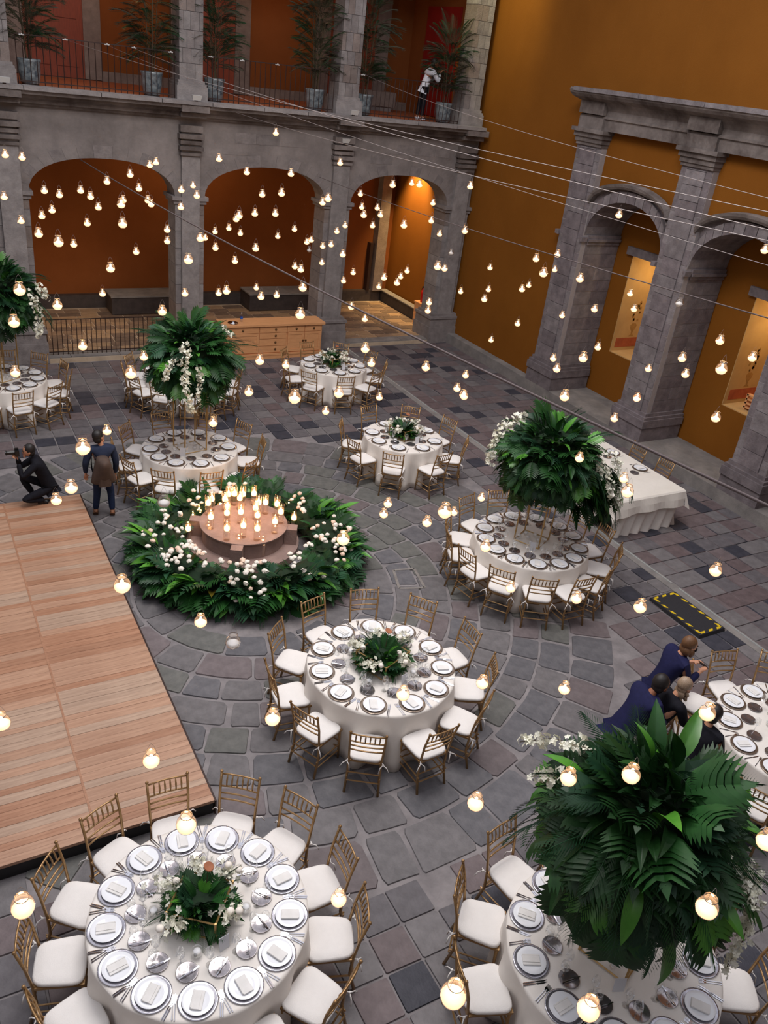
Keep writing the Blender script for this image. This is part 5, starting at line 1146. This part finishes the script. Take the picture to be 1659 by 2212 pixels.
# ================================================================== POTTED PALMS ON THE BALCONY
v = MB(); v.lathe([(.15, 0), (.19, .04), (.22, .25), (.225, .40), (.24, .44), (.24, .48), (.20, .48), (.19, .42), (.001, .42)], 18); M_POT = v.mesh('ceramic_pot', POTBLUE, True)
M_PF = [frond(.75, .22, 15, DRYPALM, 'palm_frond', .55, 2.2), frond(.65, .20, 14, DRYPALM, 'palm_frond', .35, 2.2), frond(.7, .20, 14, LEAF[3], 'palm_frond', .45, 2.2)]
for k, (x, y, h) in enumerate(((2.87, 20.66, 2.5), (5.40, 20.66, 2.5), (6.83, 20.66, 2.4), (9.36, 20.66, 2.7), (10.70, 20.66, 2.5), (13.10, 20.66, 2.0))):
    t = thing('potted_palm', 'tall palm in a blue-grey ceramic pot on the balcony, %s from left' % ORD[k], 'potted plant', (x, y, 5.935), 0, 'potted palms on the balcony')
    inst(M_POT, 'ceramic_pot', t)
    v = MB(); v.lathe([(.001, .0), (.17, .0), (.17, .03)], 12); v.build('saucer', BLACKP, t)
    for s_ in range(5):
        a = s_*1.26+k; v = MB(); v.tube([(.05*math.cos(a), .05*math.sin(a), .42), (.07*math.cos(a), .07*math.sin(a), .8), (.16*math.cos(a), .16*math.sin(a), h*.8)], .014, 5, .008); v.build('stem', STEM, t)
    for f_ in range(125):
        a = rnd.uniform(0, 2*PI); zz = rnd.uniform(.85, h) if rnd.random() < .85 else rnd.uniform(.7, 1.0); q = .06+.05*zz; e = rnd.uniform(-.1, .9)+(.6 if zz > h*.85 else 0)
        inst(rnd.choice(M_PF), 'palm_frond', t, orient(Vector((q*math.cos(a), q*math.sin(a), zz)), Vector((math.cos(a)*math.cos(e), math.sin(a)*math.cos(e), math.sin(e))), rnd.uniform(-.4, .4), rnd.uniform(.6, .95)))

# ================================================================== PEOPLE
def skin_mesh(name, verts, edges, mt, parent, sub=2, label=None, extra=None):
    """verts: {key: (pos, radius)}; first key is the root. One continuous skin surface."""
    keys = list(verts); me = bpy.data.meshes.new(name); me.from_pydata([verts[k][0] for k in keys], [(keys.index(a), keys.index(b_)) for a, b_ in edges], [])
    o = bpy.data.objects.new(name, me); C.objects.link(o); o.modifiers.new('skin', 'SKIN'); sv = me.skin_vertices
    if not len(sv): 
        bpy.context.view_layer.update()
    for i, k in enumerate(keys):
        r = verts[k][1]; r = r if isinstance(r, tuple) else (r, r); me.skin_vertices[0].data[i].radius = r
    me.skin_vertices[0].data[0].use_root = True
    s = o.modifiers.new('sub', 'SUBSURF'); s.levels = sub; s.render_levels = sub
    dg = bpy.context.evaluated_depsgraph_get(); ev = o.evaluated_get(dg); m2 = bpy.data.meshes.new_from_object(ev)
    bpy.data.objects.remove(o, do_unlink=True); m2.materials.clear(); m2.materials.append(mt)
    if extra:   # fuse the head with the skinned body into one closed surface
        b = MB(); b.merge([v.co.copy() for v in m2.vertices], [tuple(p.vertices) for p in m2.polygons], Matrix.Identity(4)); b.merge(extra.v, extra.f, Matrix.Identity(4))
        m3 = b.mesh(name, mt); o = bpy.data.objects.new(name, m3); C.objects.link(o); rm = o.modifiers.new('fuse', 'REMESH'); rm.mode = 'VOXEL'; rm.voxel_size = .0085
        dg = bpy.context.evaluated_depsgraph_get(); m2 = bpy.data.meshes.new_from_object(o.evaluated_get(dg)); bpy.data.objects.remove(o, do_unlink=True); m2.materials.clear(); m2.materials.append(mt)
    m2.polygons.foreach_set('use_smooth', [True]*len(m2.polygons))
    return inst(m2, name, parent, label=label)
def hand_nodes(V, E, key, wrist, direc, side, curl=.6):
    """palm, four unequal bent fingers and a thumb leaving the side of the palm"""
    d = Vector(direc).normalized(); w_ = Vector(wrist); up = Vector((0, 0, 1)); x = d.cross(up)
    if x.length < .1: x = Vector((1, 0, 0))
    x.normalize(); dn = x.cross(d).normalized()
    V[key+'p'] = (w_+d*.05, (.032, .020)); E.append((key, key+'p'))
    for k, L_ in enumerate((.062, .072, .068, .052)):
        b0 = w_+d*.078+x*(k-1.5)*.019*side; b1 = b0+d*L_*.45-dn*.012*curl; b2 = b1+(d*(1-curl*.6)-dn*curl).normalized()*L_*.5
        for nn, p, r in (('a', b0, .0095), ('b', b1, .0085), ('c', b2, .007)): V[key+'f%d%s' % (k, nn)] = (p, r)
        E += [(key+'p', key+'f%da' % k), (key+'f%da' % k, key+'f%db' % k), (key+'f%db' % k, key+'f%dc' % k)]
    t0 = w_+d*.035-x*.034*side; t1 = t0+(d*.7-x*.6*side-dn*.4).normalized()*.032
    V[key+'ta'] = (t0, .010); V[key+'tb'] = (t1, .008); E += [(key+'p', key+'ta'), (key+'ta', key+'tb')]
def person(label, J, fwd, S=1.0, hair=HAIRK, top=NAVY, legs=BLACKCL, shoes=BLACKP, skin=SKIN, hair_style='short', skirt_top=False, mask=None, curl=.6, hands_dir=None, head_tilt=(0, 0, 0)):
    """J: joint positions in world metres. One skin body; hair, clothes, eyes as children"""
    J = {k: Vector(v) for k, v in J.items()}; t = thing('person', label, 'person', (J['pelvis'].x, J['pelvis'].y, min(J['ankL'].z, J['ankR'].z)-.07)); off = t.location.copy()
    J = {k: v-off for k, v in J.items()}; f = Vector(fwd).normalized()
    side = f.cross(Vector((0, 0, 1))).normalized()
    hd = J['head']; up = (hd-J['neck']).normalized(); hf = (Vector(head_tilt) if Vector(head_tilt).length else f).normalized(); hs = hf.cross(up).normalized(); hu = hs.cross(hf).normalized()
    def mk(rs, keys):
        V = {}
        for k in keys: V[k] = (J[k], rs[k])
        return V
    chest = J['pelvis'].lerp(J['neck'], .62); belly = J['pelvis'].lerp(J['neck'], .3); J['belly'] = belly; J['chest'] = chest
    for s_ in 'LR': J['hip'+s_] = J['hip'+s_] if 'hip'+s_ in J else J['pelvis']+side*(.085*S)*(1 if s_ == 'R' else -1)-Vector((0, 0, .05))
    R_ = dict(pelvis=(.125*S, .10*S), belly=(.12*S, .09*S), chest=(.135*S, .095*S), neck=(.052*S, .05*S), head=(.07*S, .078*S), shL=.052*S, shR=.052*S, elL=.038*S, elR=.038*S, wrL=.026*S, wrR=.026*S, hipL=.08*S, hipR=.08*S, knL=.055*S, knR=.055*S, ankL=.036*S, ankR=.036*S)
    V = mk(R_, ['pelvis', 'belly', 'chest', 'neck', 'shL', 'elL', 'wrL', 'shR', 'elR', 'wrR', 'hipL', 'knL', 'ankL', 'hipR', 'knR', 'ankR'])
    V['jaw'] = (J['neck'].lerp(hd, .55), (.05*S, .05*S))
    HM = Matrix((hs, hf, hu)).transposed().to_4x4(); HM.translation = hd
    hb = MB(); hb.ball((0, 0, .015), .10*S, 16, 12, (.78, .95, 1.12)); hb.v = [(x*(1-.35*max(0, -(z+.03*S)/(.1*S))), y+.012*max(0, -z/(.1*S)), z) for x, y, z in hb.v]
    hb.ball((0, .096*S, -.018*S), .015*S, 8, 6, (.8, 1, 1.3)); hb.ball((0, .085*S, -.062*S), .02*S, 8, 6, (1.2, .7, .8)); hb.ball((0, .075*S, -.095*S), .026*S, 8, 6)
    for q in (-1, 1): hb.ball((q*.080*S, -.008*S, -.008*S), .022*S, 8, 6, (.45, .8, 1.25)); 
    hb.xf(HM)
    for s_, q in (('L', -1), ('R', 1)):
        V['toe'+s_] = (J['ank'+s_]+hf*0+f*.12*S-Vector((0, 0, .045*S)), (.035*S, .025*S)); V['heel'+s_] = (J['ank'+s_]-f*.03*S-Vector((0, 0, .045*S)), .03*S)
    E = [('pelvis', 'belly'), ('belly', 'chest'), ('chest', 'neck'), ('neck', 'jaw')]+[(a, b_) for s_ in 'LR' for a, b_ in (('chest', 'sh'+s_), ('sh'+s_, 'el'+s_), ('el'+s_, 'wr'+s_), ('pelvis', 'hip'+s_), ('hip'+s_, 'kn'+s_), ('kn'+s_, 'ank'+s_), ('ank'+s_, 'toe'+s_), ('ank'+s_, 'heel'+s_))]
    for s_, q in (('L', -1), ('R', 1)):
        dr = (hands_dir or {}).get(s_) or (J['wr'+s_]-J['el'+s_]); hand_nodes(V, E, 'wr'+s_, J['wr'+s_], dr, q, curl)
    skin_mesh('body', V, E, skin, t, 2, extra=hb)
    # clothes: slightly larger continuous shells that end at neck, cuffs, hem
    g = .018*S
    def grow(k, a=g): r = R_[k]; return tuple(x*1.22+a for x in r) if isinstance(r, tuple) else r*1.15+a
    V = {k: (J[k], grow(k)) for k in ('pelvis', 'belly', 'chest', 'shL', 'elL', 'shR', 'elR')}
    V['col'] = (J['chest'].lerp(J['neck'], 1.0), (.068*S, .066*S)); V['yoke'] = (J['chest'].lerp(J['neck'], .55), (.14*S, .10*S)); 
    for s_ in 'LR': V['cuf'+s_] = (J['el'+s_].lerp(J['wr'+s_], .92), .042*S)
    hem = J['pelvis']+(J['pelvis']-J['belly']).normalized()*.15*S; V['hem'] = (hem, (.15*S, .125*S))
    E = [('belly', 'chest'), ('pelvis', 'belly'), ('pelvis', 'hem'), ('chest', 'yoke'), ('yoke', 'col')]+[(a, b_) for s_ in 'LR' for a, b_ in (('yoke', 'sh'+s_), ('sh'+s_, 'el'+s_), ('el'+s_, 'cuf'+s_))]
    skin_mesh('jacket' if top in (NAVY, BLACKCL, JACKETB) else 'shirt', V, E, top, t, 2)
    V = {'pelvis': (J['pelvis'], (.135*S, .11*S))}
    for s_ in 'LR':
        V['hip'+s_] = (J['hip'+s_], .095*S); V['kn'+s_] = (J['kn'+s_], .070*S); V['cu'+s_] = (J['kn'+s_].lerp(J['ank'+s_], .95), .058*S)
    skin_mesh('trousers', V, [(a, b_) for s_ in 'LR' for a, b_ in (('pelvis', 'hip'+s_), ('hip'+s_, 'kn'+s_), ('kn'+s_, 'cu'+s_))], legs, t, 2)
    for s_ in 'LR':
        a = J['ank'+s_]; V = {'a': (a-Vector((0, 0, .02*S)), .045*S), 'h': (a-f*.035*S-Vector((0, 0, .045*S)), .034*S), 'm': (a+f*.08*S-Vector((0, 0, .045*S)), (.045*S, .032*S)), 't': (a+f*.15*S-Vector((0, 0, .05*S)), (.036*S, .024*S))}
        skin_mesh('shoe', V, [('a', 'h'), ('a', 'm'), ('m', 't')], shoes, t, 1)
    hm = MB(); hm.ball((0, -.022*S, .040*S), .106*S, 16, 12, (.86, .95, 1.0)); hm.ball((0, -.045*S, -.02*S), .085*S, 14, 10, (.95, .8, 1.0))
    if hair_style == 'long':
        for q, (dx, dz, r_) in enumerate(((0, -.10, .085), (0, -.19, .078), (0, -.28, .066), (.0, -.36, .05), (.075, -.08, .035), (-.075, -.08, .035), (.07, -.15, .035), (-.07, -.15, .035))): hm.ball((dx*S, (-.06 if not dx else -.0)*S, dz*S), r_*S, 12, 9, (1.15, .6, 1.1))
    if hair_style == 'bob':
        hm.ball((0, -.04*S, -.06*S), .10*S, 14, 10, (1.05, .8, .9))
        for q in (-1, 1): hm.ball((q*.078*S, .0, -.07*S), .042*S, 10, 8, (.8, 1, 1.5))
    hm.v = [tuple(Vector(v_)+Vector((rnd.uniform(-1, 1), rnd.uniform(-1, 1), rnd.uniform(-1, 1)))*.003) for v_ in hm.v]
    hm.xf(HM); hm.build('hair', hair, t, smooth=True)
    for q in (-1, 1):
        v = MB(); v.ball(tuple(hd+hf*.092*S+hs*.03*S*q+hu*.012*S), .010*S, 6, 5); v.build('eye', BLACKP, t)
    v = MB(); v.ball(tuple(hd+hf*.094*S-hu*.060*S), .018*S, 6, 4, (1, 1, .4)); v.build('mouth', PINKROSE if False else mat('lip_tone', G(160, 90, 80), None, .5), t)
    if mask:
        v = MB(); v.ball(tuple(hd+hf*.062*S-hu*.050*S), .055*S, 10, 7, (1, 1, .85)); v.build('face_mask', mask, t, smooth=True)
    return t, J, off
# crouching photographer at the far end of the dance floor
t, J, off = person('crouching photographer in black with a camera at the far end of the dance floor',
    dict(pelvis=(1.60, 13.02, .50), neck=(1.41, 13.0, 1.01), head=(1.335, 13.0, 1.13), shL=(1.40, 12.86, .93), shR=(1.44, 13.15, .93), elL=(1.19, 12.84, .745), elR=(1.21, 13.16, .80), wrL=(1.165, 12.95, .98), wrR=(1.17, 13.06, 1.0),
         knL=(1.17, 12.86, .34), knR=(1.20, 13.16, .62), ankL=(1.52, 12.93, .27), ankR=(1.36, 13.17, .28)), (-1, 0, 0), .88, HAIRK, BLACKCL, BLACKCL, BLACKP, SKIN, hands_dir={'L': (-.3, .2, .8), 'R': (-.3, -.2, .8)}, curl=1.0)
t = thing('camera', 'black camera with a long lens held by the crouching photographer', 'camera', (1.165, 13.0, 1.13))
v = MB(); v.box((-.03, -.065, -.05), (.03, .065, .045)); v.box((-.02, -.02, .045), (.025, .02, .07)); v.build('camera_body', BLACKP, t)
v = MB(); v.tube([(-.03, 0, 0), (-.14, 0, .005), (-.16, 0, .006)], [.034, .034, .042], 12); v.build('camera_lens', BLACKP, t); v = MB(); v.tube([(-.155, 0, .006), (-.17, 0, .006)], .036, 12); v.build('lens_hood', BLACKP, t)
# standing man with a backpack, seen from behind
t, J, off = person('standing man seen from behind with a large brown backpack beside the dance floor',
    dict(pelvis=(2.38, 12.65, .76), neck=(2.385, 12.65, 1.29), head=(2.36, 12.66, 1.41), shL=(2.205, 12.65, 1.22), shR=(2.56, 12.65, 1.20), elL=(2.13, 12.66, .97), elR=(2.61, 12.64, .94), wrL=(2.14, 12.74, .75), wrR=(2.60, 12.72, .70),
         knL=(2.29, 12.67, .42), knR=(2.50, 12.62, .42), ankL=(2.25, 12.68, .075), ankR=(2.50, 12.58, .075)), (.25, .95, 0), .90, HAIRK, JACKETB, DENIM, SHOEB, SKIN, head_tilt=(.8, .55, 0))
t = thing('backpack', 'large dark brown backpack on the standing man', 'backpack', (2.36, 12.45, .66))
v = MB(); V = {'a': (Vector((0, 0, .24)), (.23, .12)), 'b': (Vector((.01, 0, .50)), (.19, .10)), 'c': (Vector((0, .0, .04)), (.21, .12))}
skin_mesh('pack_body', V, [('a', 'b'), ('a', 'c')], PACK, t, 2)
v = MB(); v.box((-.10, -.13, .02), (.10, -.07, .18), ch=.03); v.build('front_pocket', PACK, t)
for sx in (-.1, .1):
    v = MB(); v.tube([(sx, .05, .44), (sx, .15, .50), (sx*1.25, .26, .42), (sx*1.3, .24, .2), (sx, .08, .05)], .014, 5); v.build('shoulder_strap', BLACKCL, t)
# woman on the upper gallery
person('person in a loose white shirt and black trousers leaning at the upper gallery railing',
    dict(pelvis=(12.53, 20.85, 6.72), neck=(12.64, 20.78, 7.17), head=(12.71, 20.75, 7.29), shL=(12.60, 20.92, 7.08), shR=(12.63, 20.62, 7.08), elL=(12.76, 20.9, 6.88), elR=(12.78, 20.6, 6.88), wrL=(12.88, 20.80, 7.08), wrR=(12.88, 20.7, 7.08),
         knL=(12.50, 20.93, 6.36), knR=(12.52, 20.76, 6.36), ankL=(12.46, 20.93, 6.01), ankR=(12.50, 20.76, 6.01)), (1, -.15, 0), .88, HAIRK, SHIRTW, BLACKCL, SHIRTW, SKIND, curl=1.0, hands_dir={'L': (.4, 0, .6), 'R': (.4, 0, .6)})
def standing(x, y, h, yaw, lean=0, arms='phone', S=None):
    f = Vector((math.cos(yaw), math.sin(yaw), 0)); s_ = f.cross(Vector((0, 0, 1))); b = Vector((x, y, 0)); Z = Vector((0, 0, 1)); k = h/1.72
    pel = b+Z*.90*k-f*math.sin(lean)*.12; tr = (Z*math.cos(lean)+f*math.sin(lean)); neck = pel+tr*.56*k; hdv = (Z*math.cos(lean*1.2)+f*math.sin(lean*1.2+.25)).normalized(); head = neck+hdv*.15*k
    sh = pel+tr*.50*k; D = dict(pelvis=pel, neck=neck, head=head)
    for n_, q in (('L', -1), ('R', 1)):
        D['sh'+n_] = sh+s_*.18*k*q; 
        D['el'+n_] = D['sh'+n_]-Z*.24*k+f*.10*k+s_*.02*q
        D['wr'+n_] = D['el'+n_]+f*.19*k+Z*(.08 if arms == 'phone' else -.10)*k-s_*.10*q*k
        D['kn'+n_] = b+s_*.10*k*q+Z*.48*k+f*.02; D['ank'+n_] = b+s_*.10*k*q+Z*.085*k
    return D, (math.cos(yaw), math.sin(yaw), 0), k
D, f, k = standing(7.36, 5.02, 1.66, -.35, .35)
person('brown-haired woman in navy suit and black mask looking down at a phone', D, f, k*.95, HAIRB, NAVY, NAVY, BLACKP, SKIN, 'bob', mask=BLACKCL)
w_ = (Vector(D['wrL'])+Vector(D['wrR']))/2+Vector((.09, -.03, .03)); v = MB(); v.box((-.035, -.005, -.07), (.035, .004, .07), ch=.002); o = v.build('phone', BLACKP); o.matrix_world = T(w_.x, w_.y, w_.z, -1.0, 0, 1.2); tag(o, 'dark phone held by the brown-haired woman', 'phone')
D, f, k = standing(6.42, 4.62, 1.68, -.15, .55, 'down')
person('dark-haired man in a navy blue suit bending forward beside the huge foliage ball', D, f, k, HAIRK, NAVY, NAVY, BLACKP, SKIND)
D, f, k = standing(6.78, 4.52, 1.60, -.25, .40, 'down')
person('person with long dark blonde hair bending between the two navy suits', D, f, k*.92, HAIRY, BLACKCL, BLACKCL, BLACKP, SKIN, 'long')
D, f, k = standing(6.80, 3.96, 1.58, .1, .2, 'down')
person('dark-haired person in black standing just behind the foliage ball by the right table', D, f, k, HAIRK, BLACKCL, BLACKCL, BLACKP, SKIN)
